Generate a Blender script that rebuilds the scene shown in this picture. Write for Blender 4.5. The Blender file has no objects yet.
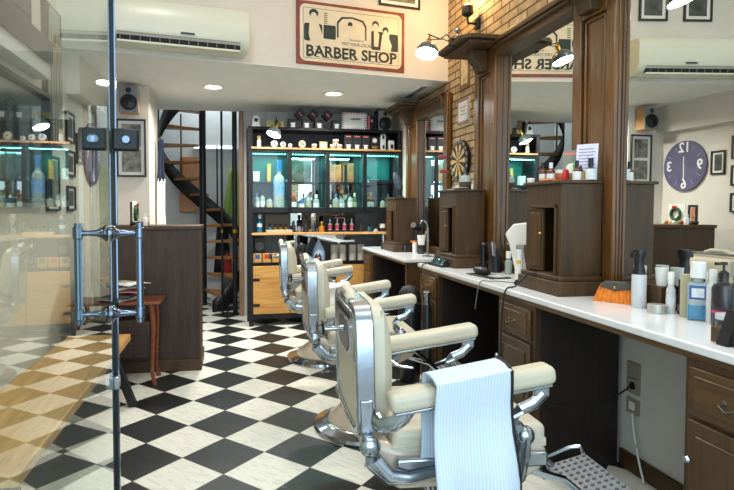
import bpy, bmesh, math, random
from mathutils import Vector, Matrix
random.seed(7)
S = bpy.context.scene
COL = S.collection
R = math.radians
PI = math.pi

# ---------------------------------------------------------------- camera
cam_d = bpy.data.cameras.new('camera')
cam = bpy.data.objects.new('camera', cam_d)
COL.objects.link(cam)
cam.location = (0, 0, 1.3)
cam.rotation_euler = (R(90 - 1.93), 0, R(-9.22))
cam_d.sensor_width = 36
cam_d.lens = 546 / 734 * 36
cam_d.shift_x = (367 - 319.7) / 734
cam_d.shift_y = -(245 - 226.6) / 734
cam_d.clip_start = 0.02
S.camera = cam

# ---------------------------------------------------------------- world, exposure, daylight
S.view_settings.view_transform = 'Standard'
S.view_settings.look = 'None'
S.view_settings.gamma = 1
S.view_settings.use_curve_mapping = False
S.view_settings.exposure = 0.08
W = bpy.data.worlds.new('world'); S.world = W; W.use_nodes = True
W.node_tree.nodes['Background'].inputs[0].default_value = (0.62, 0.8, 1, 1)
W.node_tree.nodes['Background'].inputs[1].default_value = 0.6

def area(name, loc, rot, sx, sy, power, color, shape='RECTANGLE', spread=180):
    l = bpy.data.lights.new(name, 'AREA'); l.shape = shape; l.size = sx; l.size_y = sy
    l.energy = power; l.color = color; l.spread = R(spread)
    o = bpy.data.objects.new(name, l); COL.objects.link(o)
    o.location = loc; o.rotation_euler = rot
    return o
def point(name, loc, power, color, r=0.03):
    l = bpy.data.lights.new(name, 'POINT'); l.energy = power; l.color = color; l.shadow_soft_size = r
    o = bpy.data.objects.new(name, l); COL.objects.link(o); o.location = loc
    return o
def spot(name, loc, rot, power, color, ang=110, blend=.6, r=0.03):
    l = bpy.data.lights.new(name, 'SPOT'); l.energy = power; l.color = color
    l.spot_size = R(ang); l.spot_blend = blend; l.shadow_soft_size = r
    o = bpy.data.objects.new(name, l); COL.objects.link(o); o.location = loc; o.rotation_euler = rot
    return o
# daylight through the shop front behind the camera
area('daylight_shopfront', (0.3, -0.95, 1.7), (R(90), 0, 0), 2.6, 2.6, 70, (0.68, 0.87, 1.0))

# ---------------------------------------------------------------- materials
MATS = {}
def newmat(name):
    m = bpy.data.materials.new(name); m.use_nodes = True
    return m, m.node_tree, m.node_tree.nodes['Principled BSDF']
def srgb(r, g, b):
    f = lambda c: (c/255/12.92 if c/255 <= .04045 else ((c/255+.055)/1.055)**2.4)
    return (f(r), f(g), f(b), 1)
def plain(name, rgb, rough=.5, metal=0, noise=.0, nscale=8, bump=0, bscale=60, coat=0, spec=.5, alpha=1, trans=0):
    if name in MATS: return MATS[name]
    m, nt, p = newmat(name)
    c = srgb(*rgb)
    p.inputs['Base Color'].default_value = c
    p.inputs['Roughness'].default_value = rough
    p.inputs['Metallic'].default_value = metal
    p.inputs['Coat Weight'].default_value = coat
    p.inputs['Specular IOR Level'].default_value = spec
    p.inputs['Transmission Weight'].default_value = trans
    tc = nt.nodes.new('ShaderNodeTexCoord')
    if noise:
        n = nt.nodes.new('ShaderNodeTexNoise'); n.inputs['Scale'].default_value = nscale; n.inputs['Detail'].default_value = 6
        r = nt.nodes.new('ShaderNodeValToRGB')
        r.color_ramp.elements[0].position = .3; r.color_ramp.elements[1].position = .7
        r.color_ramp.elements[0].color = tuple(max(0, x*(1-noise)) for x in c[:3])+(1,)
        r.color_ramp.elements[1].color = tuple(min(1, x*(1+noise)) for x in c[:3])+(1,)
        nt.links.new(tc.outputs['Object'], n.inputs['Vector']); nt.links.new(n.outputs[0], r.inputs[0])
        nt.links.new(r.outputs[0], p.inputs['Base Color'])
    if bump:
        n2 = nt.nodes.new('ShaderNodeTexNoise'); n2.inputs['Scale'].default_value = bscale; n2.inputs['Detail'].default_value = 4
        b = nt.nodes.new('ShaderNodeBump'); b.inputs['Strength'].default_value = bump; b.inputs['Distance'].default_value = .004
        nt.links.new(tc.outputs['Object'], n2.inputs['Vector']); nt.links.new(n2.outputs[0], b.inputs['Height'])
        nt.links.new(b.outputs[0], p.inputs['Normal'])
    MATS[name] = m
    return m
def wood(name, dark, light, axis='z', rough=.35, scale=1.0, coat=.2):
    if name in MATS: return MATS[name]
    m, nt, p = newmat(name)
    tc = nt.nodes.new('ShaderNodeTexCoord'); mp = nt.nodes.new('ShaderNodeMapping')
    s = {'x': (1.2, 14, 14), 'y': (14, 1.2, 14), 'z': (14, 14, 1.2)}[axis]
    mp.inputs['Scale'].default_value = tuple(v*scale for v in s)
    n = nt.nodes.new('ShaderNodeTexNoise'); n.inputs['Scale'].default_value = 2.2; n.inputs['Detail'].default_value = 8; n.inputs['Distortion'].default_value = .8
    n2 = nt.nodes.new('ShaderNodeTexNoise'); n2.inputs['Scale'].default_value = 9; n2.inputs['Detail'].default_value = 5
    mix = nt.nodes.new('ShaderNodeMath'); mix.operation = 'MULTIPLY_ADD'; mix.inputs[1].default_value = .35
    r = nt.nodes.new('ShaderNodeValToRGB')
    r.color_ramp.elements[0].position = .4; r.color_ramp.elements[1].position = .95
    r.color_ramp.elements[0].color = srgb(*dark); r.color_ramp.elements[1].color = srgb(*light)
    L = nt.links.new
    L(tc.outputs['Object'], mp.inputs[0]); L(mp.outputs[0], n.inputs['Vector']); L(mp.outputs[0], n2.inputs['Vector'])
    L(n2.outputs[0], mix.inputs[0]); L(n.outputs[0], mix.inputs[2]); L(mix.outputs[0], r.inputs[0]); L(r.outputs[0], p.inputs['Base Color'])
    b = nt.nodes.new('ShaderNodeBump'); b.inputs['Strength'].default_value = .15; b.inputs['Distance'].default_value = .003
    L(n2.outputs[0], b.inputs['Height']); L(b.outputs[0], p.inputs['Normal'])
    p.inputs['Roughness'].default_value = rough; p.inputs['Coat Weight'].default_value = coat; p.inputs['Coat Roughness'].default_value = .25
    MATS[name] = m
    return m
def emit(name, rgb, strength):
    if name in MATS: return MATS[name]
    m, nt, p = newmat(name)
    p.inputs['Base Color'].default_value = srgb(*rgb)
    p.inputs['Emission Color'].default_value = srgb(*rgb); p.inputs['Emission Strength'].default_value = strength
    MATS[name] = m
    return m
def clear_glass(name, tint, ior=1.5, rough=0.0):
    if name in MATS: return MATS[name]
    m = bpy.data.materials.new(name); m.use_nodes = True; nt = m.node_tree; nt.nodes.clear()
    o = nt.nodes.new('ShaderNodeOutputMaterial'); mx = nt.nodes.new('ShaderNodeMixShader')
    f = nt.nodes.new('ShaderNodeFresnel'); f.inputs[0].default_value = ior
    t = nt.nodes.new('ShaderNodeBsdfTransparent'); t.inputs[0].default_value = tint
    g = nt.nodes.new('ShaderNodeBsdfGlossy'); g.inputs['Roughness'].default_value = rough; g.inputs[0].default_value = (1, 1, 1, 1)
    L = nt.links.new
    ge = nt.nodes.new('ShaderNodeNewGeometry'); fb = nt.nodes.new('ShaderNodeMath'); fb.operation = 'SUBTRACT'; fb.inputs[0].default_value = 1
    ml = nt.nodes.new('ShaderNodeMath'); ml.operation = 'MULTIPLY'
    L(ge.outputs['Backfacing'], fb.inputs[1]); L(fb.outputs[0], ml.inputs[0]); L(f.outputs[0], ml.inputs[1])
    L(ml.outputs[0], mx.inputs[0]); L(t.outputs[0], mx.inputs[1]); L(g.outputs[0], mx.inputs[2]); L(mx.outputs[0], o.inputs[0])
    MATS[name] = m
    return m

def floor_mat():
    m, nt, p = newmat('checker_vinyl')
    L = nt.links.new
    N = nt.nodes.new
    geo = N('ShaderNodeNewGeometry'); sx = N('ShaderNodeSeparateXYZ'); L(geo.outputs['Position'], sx.inputs[0])
    ang, s, ox, oy = R(44.94), .3021, -.4712, 3.0948
    def math_(op, a, b=None):
        n = N('ShaderNodeMath'); n.operation = op
        for i, v in enumerate((a, b)):
            if v is None: continue
            if isinstance(v, (int, float)): n.inputs[i].default_value = v
            else: L(v, n.inputs[i])
        return n.outputs[0]
    dx = math_('SUBTRACT', sx.outputs[0], ox); dy = math_('SUBTRACT', sx.outputs[1], oy)
    c, sn = math.cos(ang)/s, math.sin(ang)/s
    a = math_('SUBTRACT', math_('MULTIPLY', dx, c), math_('MULTIPLY', dy, sn))
    b = math_('ADD', math_('MULTIPLY', dx, sn), math_('MULTIPLY', dy, c))
    fa, fb = math_('FLOOR', a), math_('FLOOR', b)
    par = math_('PINGPONG', math_('ADD', fa, fb), 1)
    # joints
    def joint(v):
        fr = math_('FRACT', v); d = math_('MINIMUM', fr, math_('SUBTRACT', 1, fr))
        return math_('LESS_THAN', d, .007)
    jt = math_('MAXIMUM', joint(a), joint(b))
    cmb = N('ShaderNodeCombineXYZ'); L(math_('MULTIPLY', a, 2.0), cmb.inputs[0]); L(math_('MULTIPLY', b, 2.0), cmb.inputs[1]); L(math_('MULTIPLY', fa, 3.7), cmb.inputs[2])
    mp = N('ShaderNodeMapping'); mp.inputs['Rotation'].default_value = (0, 0, .5); mp.inputs['Scale'].default_value = (1, 5, 1); L(cmb.outputs[0], mp.inputs[0])
    n = N('ShaderNodeTexNoise'); n.inputs['Scale'].default_value = 1.6; n.inputs['Detail'].default_value = 7; n.inputs['Roughness'].default_value = .65; L(mp.outputs[0], n.inputs['Vector'])
    rb = N('ShaderNodeValToRGB'); e = rb.color_ramp.elements; e[0].position = .6; e[0].color = srgb(30, 34, 34); e[1].position = .8; e[1].color = srgb(112, 117, 115)
    rw = N('ShaderNodeValToRGB'); e = rw.color_ramp.elements; e[0].position = .28; e[0].color = srgb(190, 190, 180); e[1].position = .5; e[1].color = srgb(226, 226, 214)
    L(n.outputs[0], rb.inputs[0]); L(n.outputs[0], rw.inputs[0])
    mx = N('ShaderNodeMix'); mx.data_type = 'RGBA'; L(par, mx.inputs[0]); L(rw.outputs[0], mx.inputs[6]); L(rb.outputs[0], mx.inputs[7])
    m2 = N('ShaderNodeMix'); m2.data_type = 'RGBA'; L(jt, m2.inputs[0]); L(mx.outputs[2], m2.inputs[6]); m2.inputs[7].default_value = srgb(95, 95, 88)
    L(m2.outputs[2], p.inputs['Base Color'])
    n2 = N('ShaderNodeTexNoise'); n2.inputs['Scale'].default_value = 3; L(geo.outputs['Position'], n2.inputs['Vector'])
    rr = N('ShaderNodeMapRange'); rr.inputs[3].default_value = .28; rr.inputs[4].default_value = .5; L(n2.outputs[0], rr.inputs[0]); L(rr.outputs[0], p.inputs['Roughness'])
    p.inputs['Specular IOR Level'].default_value = .4
    return m
def brick_mat():
    m, nt, p = newmat('brick_wall')
    L = nt.links.new; N = nt.nodes.new
    geo = N('ShaderNodeNewGeometry'); sx = N('ShaderNodeSeparateXYZ'); L(geo.outputs['Position'], sx.inputs[0])
    cb = N('ShaderNodeCombineXYZ'); L(sx.outputs[1], cb.inputs[0]); L(sx.outputs[2], cb.inputs[1])
    nz = N('ShaderNodeTexNoise'); nz.inputs['Scale'].default_value = 14; nz.inputs['Detail'].default_value = 5; L(geo.outputs['Position'], nz.inputs['Vector'])
    br = N('ShaderNodeTexBrick'); br.inputs['Scale'].default_value = 1
    br.inputs['Brick Width'].default_value = .235; br.inputs['Row Height'].default_value = .064; br.inputs['Mortar Size'].default_value = .007; br.inputs['Mortar Smooth'].default_value = .3
    br.inputs['Color1'].default_value = srgb(204, 178, 136); br.inputs['Color2'].default_value = srgb(180, 148, 106); br.inputs['Mortar'].default_value = srgb(92, 78, 62)
    br.inputs['Bias'].default_value = -.2
    L(cb.outputs[0], br.inputs['Vector'])
    mx = N('ShaderNodeMix'); mx.data_type = 'RGBA'; mx.blend_type = 'MULTIPLY'; mx.inputs[0].default_value = .5
    r = N('ShaderNodeValToRGB'); r.color_ramp.elements[0].position = .3; r.color_ramp.elements[0].color = (.45, .4, .35, 1); r.color_ramp.elements[1].position = .65; r.color_ramp.elements[1].color = (1.1, 1.1, 1.1, 1)
    L(nz.outputs[0], r.inputs[0]); L(br.outputs[0], mx.inputs[6]); L(r.outputs[0], mx.inputs[7]); L(mx.outputs[2], p.inputs['Base Color'])
    ad = N('ShaderNodeMath'); ad.operation = 'MULTIPLY_ADD'; ad.inputs[1].default_value = -1; L(br.outputs['Fac'], ad.inputs[0]); L(nz.outputs[0], ad.inputs[2])
    b = N('ShaderNodeBump'); b.inputs['Strength'].default_value = .9; b.inputs['Distance'].default_value = .008; L(ad.outputs[0], b.inputs['Height']); L(b.outputs[0], p.inputs['Normal'])
    p.inputs['Roughness'].default_value = .85
    return m

M_floor = floor_mat(); M_brick = brick_mat()
M_plaster = plain('cream_plaster', (216, 209, 197), .9, noise=.05, nscale=3, bump=.3, bscale=40)
M_ceil = plain('painted_ceiling', (234, 236, 230), .9, noise=.02)
M_greywall = plain('grey_wall', (196, 198, 196), .8, noise=.04)
M_wood = wood('walnut_vertical', (48, 32, 17), (92, 64, 33), 'z', .38)
M_woody = wood('walnut_long', (54, 36, 17), (104, 72, 36), 'y', .34)
M_woodd = wood('walnut_dark', (50, 33, 14), (84, 59, 28), 'z', .5, coat=.0)
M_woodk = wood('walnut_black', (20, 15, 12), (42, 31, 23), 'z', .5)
M_pill = wood('pillar_walnut', (66, 40, 11), (122, 80, 30), 'z', .32, coat=.3)
M_part = wood('partition_wood', (38, 27, 19), (72, 52, 37), 'z', .5, coat=0)
M_oak = wood('amber_oak', (176, 122, 56), (222, 172, 96), 'x', .45, coat=.1)
M_shelfw = wood('oak_shelf', (180, 128, 70), (226, 178, 118), 'x', .5, coat=0)
M_bench = wood('bench_pine', (172, 124, 62), (220, 172, 100), 'y', .45)
M_red = wood('reddish_wood', (84, 40, 22), (150, 82, 50), 'x', .35)
M_tread = wood('tread_wood', (110, 66, 28), (184, 124, 62), 'x', .4)
M_marble = plain('white_worktop', (232, 234, 236), .22, noise=.03, nscale=5, coat=.3)
M_leather = plain('cream_leather', (200, 193, 172), .42, noise=.07, nscale=6, bump=.25, bscale=90)
M_enamel = plain('cream_enamel', (204, 188, 168), .25, noise=.05, coat=.4)
M_chrome = plain('chrome', (172, 178, 186), .12, 1.0)
M_dchrome = plain('dark_chrome', (112, 124, 142), .14, 1.0)
M_chromeb = plain('worn_chrome', (178, 186, 194), .24, 1.0, noise=.15, nscale=20)
M_black = plain('black_plastic', (22, 23, 25), .4)
M_blackm = plain('black_metal', (24, 26, 29), .45, .3)
M_rub = plain('black_rubber', (16, 16, 17), .6)
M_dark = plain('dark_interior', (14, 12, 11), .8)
M_white = plain('white_plastic', (232, 232, 228), .35)
M_ac = plain('cream_plastic', (214, 214, 194), .3)
M_paper = plain('white_paper', (228, 228, 222), .8)
M_paperb = plain('lilac_paper', (206, 206, 226), .8, noise=.12, nscale=60)
M_brass = plain('brass', (196, 150, 60), .3, 1.0)
M_amber = plain('amber_glass', (92, 44, 18), .12, coat=.5)
M_clearp = plain('frosted_clear_plastic', (226, 230, 232), .3, trans=.3)
M_glassy = plain('bottle_glass', (192, 208, 204), .1, trans=.45)
M_blueliq = plain('blue_liquid', (22, 120, 160), .15, coat=.5)
M_orange = plain('orange_fringe', (228, 134, 40), .7, noise=.2, nscale=50, bump=.6, bscale=120)
M_navy = plain('navy_cloth', (34, 44, 64), .9)
M_leaf = plain('green_plastic', (96, 168, 84), .5)
M_pink = plain('pink_print', (226, 110, 112), .5)
M_teal = plain('teal_panel', (0, 112, 106), .4)
M_greyp = plain('dark_grey_panel', (118, 120, 124), .5)
M_red2 = plain('red_paint', (190, 40, 30), .35, coat=.3)
M_photo = plain('photo_print', (120, 118, 108), .5, noise=.75, nscale=16)
M_photod = plain('dark_photo_print', (70, 74, 66), .4, noise=.8, nscale=12)
M_glass = clear_glass('door_glass', (.87, .93, .90, 1))
M_cglass = clear_glass('cabinet_glass', (.95, .99, .98, 1))
M_mirror = plain('mirror_silver', (232, 236, 234), .0, 1.0)

# ---------------------------------------------------------------- mesh helpers
class MB:
    def __init__(s): s.bm = bmesh.new(); s.M = Matrix.Identity(4)
    def _v(s, p): return s.bm.verts.new(s.M @ Vector(p))
    def box(s, x0, x1, y0, y1, z0, z1, T=None):
        T = T or Matrix.Identity(4)
        v = [s._v(T @ Vector(p)) for p in ((x0,y0,z0),(x1,y0,z0),(x1,y1,z0),(x0,y1,z0),(x0,y0,z1),(x1,y0,z1),(x1,y1,z1),(x0,y1,z1))]
        for f in ((0,3,2,1),(4,5,6,7),(0,1,5,4),(1,2,6,5),(2,3,7,6),(3,0,4,7)): s.bm.faces.new([v[i] for i in f])
        return s
    def prism(s, pts, axis, a, b):
        """pts 2D polygon in the plane normal to axis, extruded from a to b"""
        def P(u, v, w): return {'x': (w, u, v), 'y': (u, w, v), 'z': (u, v, w)}[axis]
        lo = [s._v(P(u, v, a)) for u, v in pts]; hi = [s._v(P(u, v, b)) for u, v in pts]
        n = len(pts)
        s.bm.faces.new(lo[::-1]); s.bm.faces.new(hi)
        for i in range(n): s.bm.faces.new((lo[i], lo[(i+1)%n], hi[(i+1)%n], hi[i]))
        return s
    def cyl(s, p0, p1, r0, r1=None, seg=20):
        r1 = r0 if r1 is None else r1
        p0, p1 = Vector(p0), Vector(p1); d = (p1-p0).normalized(); q = d.to_track_quat('Z', 'Y')
        ring = lambda c, r: [s._v(c + q @ Vector((r*math.cos(2*PI*i/seg), r*math.sin(2*PI*i/seg), 0))) for i in range(seg)]
        a, b = ring(p0, r0), ring(p1, r1)
        for i in range(seg): s.bm.faces.new((a[i], a[(i+1)%seg], b[(i+1)%seg], b[i]))
        s.bm.faces.new(a[::-1]); s.bm.faces.new(b)
        return s
    def lathe(s, prof, loc=(0,0,0), dirn=(0,0,1), seg=24, cap=True):
        q = Vector(dirn).normalized().to_track_quat('Z', 'Y'); loc = Vector(loc); rings = []
        for r, z in prof:
            rings.append([s._v(loc + q @ Vector((max(r,1e-4)*math.cos(2*PI*i/seg), max(r,1e-4)*math.sin(2*PI*i/seg), z))) for i in range(seg)])
        for a, b in zip(rings, rings[1:]):
            for i in range(seg): s.bm.faces.new((a[i], a[(i+1)%seg], b[(i+1)%seg], b[i]))
        if cap: s.bm.faces.new(rings[0][::-1]); s.bm.faces.new(rings[-1])
        return s
    def tube(s, pts, r, seg=10, flat=None):
        pts = [Vector(p) for p in pts]; rings = []
        rr = r if isinstance(r, (list, tuple)) else [r]*len(pts)
        up = Vector((0, 0, 1))
        for i, p in enumerate(pts):
            d = (pts[min(i+1, len(pts)-1)] - pts[max(i-1, 0)]).normalized()
            u = up if abs(d.dot(up)) < .95 else Vector((0, 1, 0))
            a = d.cross(u).normalized(); b = a.cross(d).normalized()
            if flat: fa, fb = flat
            else: fa = fb = 1
            rings.append([s._v(p + a*math.cos(2*PI*k/seg)*rr[i]*fa + b*math.sin(2*PI*k/seg)*rr[i]*fb) for k in range(seg)])
        for a, b in zip(rings, rings[1:]):
            for i in range(seg): s.bm.faces.new((a[i], a[(i+1)%seg], b[(i+1)%seg], b[i]))
        s.bm.faces.new(rings[0][::-1]); s.bm.faces.new(rings[-1])
        return s
    def ball(s, c, r, sc=(1,1,1), seg=14):
        m = s.M @ Matrix.Translation(c) @ Matrix.Diagonal((sc[0]*r, sc[1]*r, sc[2]*r, 1))
        bmesh.ops.create_uvsphere(s.bm, u_segments=seg, v_segments=max(6, seg//2+2), radius=1, matrix=m)
        return s
    def grid(s, fn, nu, nv, thick=0):
        g = [[s._v(fn(i/nu, j/nv)) for j in range(nv+1)] for i in range(nu+1)]
        for i in range(nu):
            for j in range(nv): s.bm.faces.new((g[i][j], g[i+1][j], g[i+1][j+1], g[i][j+1]))
        return s
    def build(s, name, mat, parent=None, bevel=0, seg=2, loc=None, rot=None, solid=0, subd=0, angle=35):
        bmesh.ops.recalc_face_normals(s.bm, faces=s.bm.faces)
        me = bpy.data.meshes.new(name); s.bm.to_mesh(me); s.bm.free()
        for p in me.polygons: p.use_smooth = True
        me.set_sharp_from_angle(angle=R(angle))
        me.materials.append(mat)
        o = bpy.data.objects.new(name, me); COL.objects.link(o)
        if parent: o.parent = parent
        if loc: o.location = loc
        if rot: o.rotation_euler = rot
        if solid:
            md = o.modifiers.new('solid', 'SOLIDIFY'); md.thickness = solid; md.offset = 0
        if bevel:
            md = o.modifiers.new('bevel', 'BEVEL'); md.width = bevel; md.segments = seg; md.limit_method = 'ANGLE'; md.angle_limit = R(40)
            md.harden_normals = False
        if subd:
            md = o.modifiers.new('sub', 'SUBSURF'); md.levels = subd; md.render_levels = subd
        return o
def tag(o, label, cat, group=None, kind=None):
    o['label'] = label; o['category'] = cat
    if group: o['group'] = group
    if kind: o['kind'] = kind
    return o
def thing(name, label, cat, loc=(0,0,0), rot=0, group=None):
    o = bpy.data.objects.new(name, None); COL.objects.link(o); o.empty_display_size = .05
    o.location = loc; o.rotation_euler = rot if isinstance(rot, tuple) else (0, 0, rot)
    return tag(o, label, cat, group)
def struct(mb, name, mat, **k):
    o = mb.build(name, mat, **k); o['kind'] = 'structure'; return o
def copy_tree(o, parent=None):
    c = o.copy(); COL.objects.link(c)
    if parent: c.parent = parent
    for ch in list(o.children): copy_tree(ch, c)
    return c
def bx(*a): return MB().box(*a)
def text(name, body, size, mat, parent=None, loc=(0,0,0), rot=(0,0,0), depth=.001, bold=0, sx=1, align='CENTER'):
    c = bpy.data.curves.new(name, 'FONT'); c.body = body; c.size = size; c.extrude = depth; c.offset = bold
    c.align_x = align; c.align_y = 'CENTER'; c.resolution_u = 3
    t = bpy.data.objects.new('tmp', c); COL.objects.link(t)
    dg = bpy.context.evaluated_depsgraph_get()
    me = bpy.data.meshes.new_from_object(t.evaluated_get(dg)); me.name = name
    bpy.data.objects.remove(t)
    me.materials.clear(); me.materials.append(mat)
    o = bpy.data.objects.new(name, me); COL.objects.link(o)
    if parent: o.parent = parent
    o.location = loc; o.rotation_euler = rot; o.scale = (sx, 1, 1)
    return o
def face(p):  # helper: matrix from a plane: returns location
    return p

# ================================================================ SETTING
CZ = 2.455                      # ceiling under the mezzanine
WX = 1.95                       # right wall
LX = -1.22                      # left wall
sd = Vector((.985, .175, 0)).normalized()   # direction of the slanted wall, left to right
def sl(x): return 4.75 + (x - WX) * sd.y / sd.x
SA = math.atan2(sd.y, sd.x)
struct(bx(-1.6, 2.2, -1.2, 8.5, -.1, 0), 'floor', M_floor)
struct(bx(WX, WX+.15, -1.2, 8.5, 0, 1.5), 'wall_right', plain('kneehole_wall', (206, 208, 204), .7, noise=.03))
struct(bx(WX, WX+.15, -1.2, 5.6, 1.5, 3.7), 'wall_right_brick', M_brick)
struct(bx(WX, WX+.15, 5.6, 6.6, 1.5, 3.7), 'wall_right_far', M_plaster)
struct(bx(LX-.15, LX, -1.2, 5.4, 0, 3.7), 'wall_left', M_plaster)
# wall that carries the sign, above the soffit
struct(MB().prism([(LX, sl(LX)), (WX, sl(WX)), (WX, sl(WX)+.2), (LX, sl(LX)+.2)], 'z', CZ, 3.7), 'wall_back_upper', M_plaster)
# soffit ceiling of the low part, with stair opening behind
struct(MB().prism([(LX, sl(LX)+.2), (WX, sl(WX)+.2), (WX, 6.65), (.15, 6.65), (LX, 6.65)], 'z', CZ, CZ+.12), 'ceiling_low', M_ceil)
struct(MB().prism([(LX, sl(LX)), (WX, sl(WX)), (WX, sl(WX)+.2), (LX, sl(LX)+.2)], 'z', CZ-.004, CZ), 'trim_1', M_ceil)
struct(bx(LX-.15, WX+.15, -1.2, 4.9, 3.7, 3.8), 'ceiling', M_ceil)
# wall with the framed photos and its return towards the stairs
struct(bx(LX-.2, -.765, 5.4, 5.98, 0, CZ), 'wall_photo', M_plaster)
struct(bx(LX-.35, LX-.2, 5.4, 8.5, 0, 3.7), 'wall_stair_left', M_greywall)
struct(bx(-1.6, .25, 8.35, 8.5, 0, 3.7), 'wall_stair_back', M_greywall)
struct(bx(.225, .30, 6.73, 8.35, 0, 3.7), 'wall_stair_right', M_greywall)
struct(bx(.15, WX, 6.62, 6.72, 0, 3.7), 'wall_back', M_greywall)
struct(bx(-1.6, .25, 6.7, 8.5, 3.7, 3.8), 'ceiling_stair', M_ceil)
struct(bx(-1.5, .15, 6.66, 6.7, CZ+.12, 3.7), 'wall_mezzanine_edge', M_greywall)
# duct boxing along the left wall under the soffit
struct(bx(LX, LX+.1, sl(LX)+.2, 5.4, 2.16, CZ), 'trim_2', M_plaster)
struct(bx(WX-.016, WX, 1.55, 2.45, 0, .09), 'baseboard_right', M_woodd, bevel=.003)
struct(bx(LX, LX+.012, -.9, 5.4, 0, .08), 'baseboard_left', plain('grey_skirting', (150, 150, 144), .5))
# ventilation slot in the low ceiling
v = thing('ceiling_vent', 'narrow slotted air vent set in the low ceiling above the far mirror', 'vent', (1.82, 5.25, CZ))
bx(-.07, .07, -.3, .3, -.006, 0).build('frame', M_ceil, v, bevel=.002)
g = MB()
for i in range(3): g.box(-.03+i*.02, -.018+i*.02, -.26, .26, -.008, -.004)
g.build('slot', M_dark, v)

# recessed ceiling lights
def downlight(x, y, z, label, power, group='recessed ceiling lights', col=(1, .985, .94)):
    t = thing('ceiling_light', label, 'light', (x, y, z), 0, group)
    MB().lathe([(.072, -.001), (.098, -.003), (.1, -.012), (.088, -.016), (.074, -.006)], seg=32, cap=False).build('trim_ring', M_white, t)
    MB().lathe([(.001, -.004), (.074, -.004), (.074, -.002), (.001, -.002)], seg=32).build('diffuser', emit('lamp_disc', (255, 250, 236), 14), t)
    area('ceiling_light_glow', (x, y, z-.03), (0, 0, 0), .14, .14, power, col, 'DISK', 160)
    return t
downlight(-.16, 5.3, CZ-.001, 'round recessed ceiling light on the left, over the passage to the stairs', 30)
downlight(1.02, 5.42, CZ-.001, 'round recessed ceiling light on the right, in front of the display shelf', 26)
for i, (x, y) in enumerate(((-.2, 2.7), (1.2, 2.7), (-.2, .9), (1.2, .9))):
    area('ceiling_lamp_%s' % 'abcd'[i], (x, y, 3.66), (0, 0, 0), .3, .3, 15, (1, .96, .91), 'DISK')

# ================================================================ SIGN WALL
def on_wall(x, z, off=0.0):     # a point on the slanted wall, off metres in front
    return Vector((x, sl(x), z)) + Vector((sd.y, -sd.x, 0)) * off
sgn = thing('barber_shop_sign', 'vintage tin sign reading BARBER SHOP with a red rusty border', 'sign', on_wall(1.02, 2.49, 0), SA)
M_signw = plain('sign_cream', (218, 206, 178), .4, noise=.08, nscale=8)
M_signr = plain('sign_red_border', (132, 58, 42), .5, noise=.3, nscale=20)
M_ink = plain('dark_ink', (36, 50, 46), .6)
M_inkl = plain('grey_green_ink', (96, 108, 96), .6)
bx(-.495, .495, -.012, -.001, 0, .515).build('panel', M_signr, sgn, bevel=.002)
def rrect(x0, x1, z0, z1, r, n=5):
    out = []
    for cx, cz, a0 in ((x1-r, z0+r, -90), (x1-r, z1-r, 0), (x0+r, z1-r, 90), (x0+r, z0+r, 180)):
        for k in range(n+1):
            a = R(a0 + 90*k/n); out.append((cx+r*math.cos(a), cz+r*math.sin(a)))
    return out
MB().prism(rrect(-.465, .465, .025, .49, .05), 'y', -.0135, -.012).build('cream_field', M_signw, sgn)
ln = MB()
for a, b, c, d in ((-.435, .435, .458, .461), (-.435, .435, .05, .053), (-.435, -.432, .05, .46), (.432, .435, .05, .46)): ln.box(a, b, -.0142, -.0135, c, d)
ln.build('border_line', M_ink, sgn)
txt = text('lettering', 'BARBER SHOP', .118, M_ink, sgn, (0.0, -.0142, .108), (R(90), 0, 0), .0006, .0035, 1.0)
w_ = max(v.co.x for v in txt.data.vertices) - min(v.co.x for v in txt.data.vertices); txt.scale = (.83/w_, 1.05, 1)
# slab serifs on the letters
sf = MB()
xs = sorted(v.co.x for v in txt.data.vertices)
for lx, wid in ((-.393, .022), (-.318, .022), (-.25, .022), (-.225, .02), (-.148, .022), (-.075, .022), (.005, .022), (.185, .022), (.245, .022), (.352, .022)):
    sf.box(lx-.012, lx+wid, -.0148, -.0142, .062, .069); sf.box(lx-.012, lx+wid, -.0148, -.0142, .147, .154)
sf.build('serif', M_ink, sgn)
text('small_lettering', 'VISIT YOUR LOCAL', .036, M_inkl, sgn, (.04, -.0142, .195), (R(90), 0, 0), .0006, .0006, .9)
text('script_lettering', 'Remember to', .026, M_inkl, sgn, (.04, -.0142, .232), (R(90), 0, 0), .0006, 0, .9)
pic = MB()   # generic drawn figures
def disc2(cx, cz, r, y0=-.0142, y1=-.0138, n=16, sx=1): pic.prism([(cx+sx*r*math.cos(2*PI*k/n), cz+r*math.sin(2*PI*k/n)) for k in range(n)], 'y', y0, y1)
pic.prism(rrect(-.43, -.27, .19, .335, .02), 'y', -.0142, -.0136)
pic.prism(rrect(-.26, -.15, .22, .335, .01), 'y', -.0142, -.0136)
pic.prism(rrect(.175, .29, .17, .33, .015), 'y', -.0142, -.0136)
pic.prism(rrect(.345, .43, .17, .32, .015), 'y', -.0142, -.0136)
arch = [(-.14, .24), (-.14, .37), (-.1, .415), (0, .425), (.1, .405), (.13, .36), (.13, .24), (.118, .24), (.116, .35), (.09, .39), (0, .41), (-.09, .40), (-.125, .36), (-.125, .24)]
pic.prism(arch[::-1], 'y', -.0142, -.0136)
disc2(-.345, .42, .034, sx=1.2); disc2(-.02, .36, .022); disc2(.215, .385, .032); disc2(.31, .345, .03)
pic.build('dark_drawing', M_ink, sgn)
pic = MB()
pic.prism([(-.37, .165), (-.29, .165), (-.25, .2), (-.30, .33), (-.33, .38), (-.38, .35), (-.39, .25)], 'y', -.0149, -.0143)
pic.prism([(.2, .20), (.24, .20), (.25, .30), (.23, .35), (.2, .34)], 'y', -.0149, -.0143)
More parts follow.
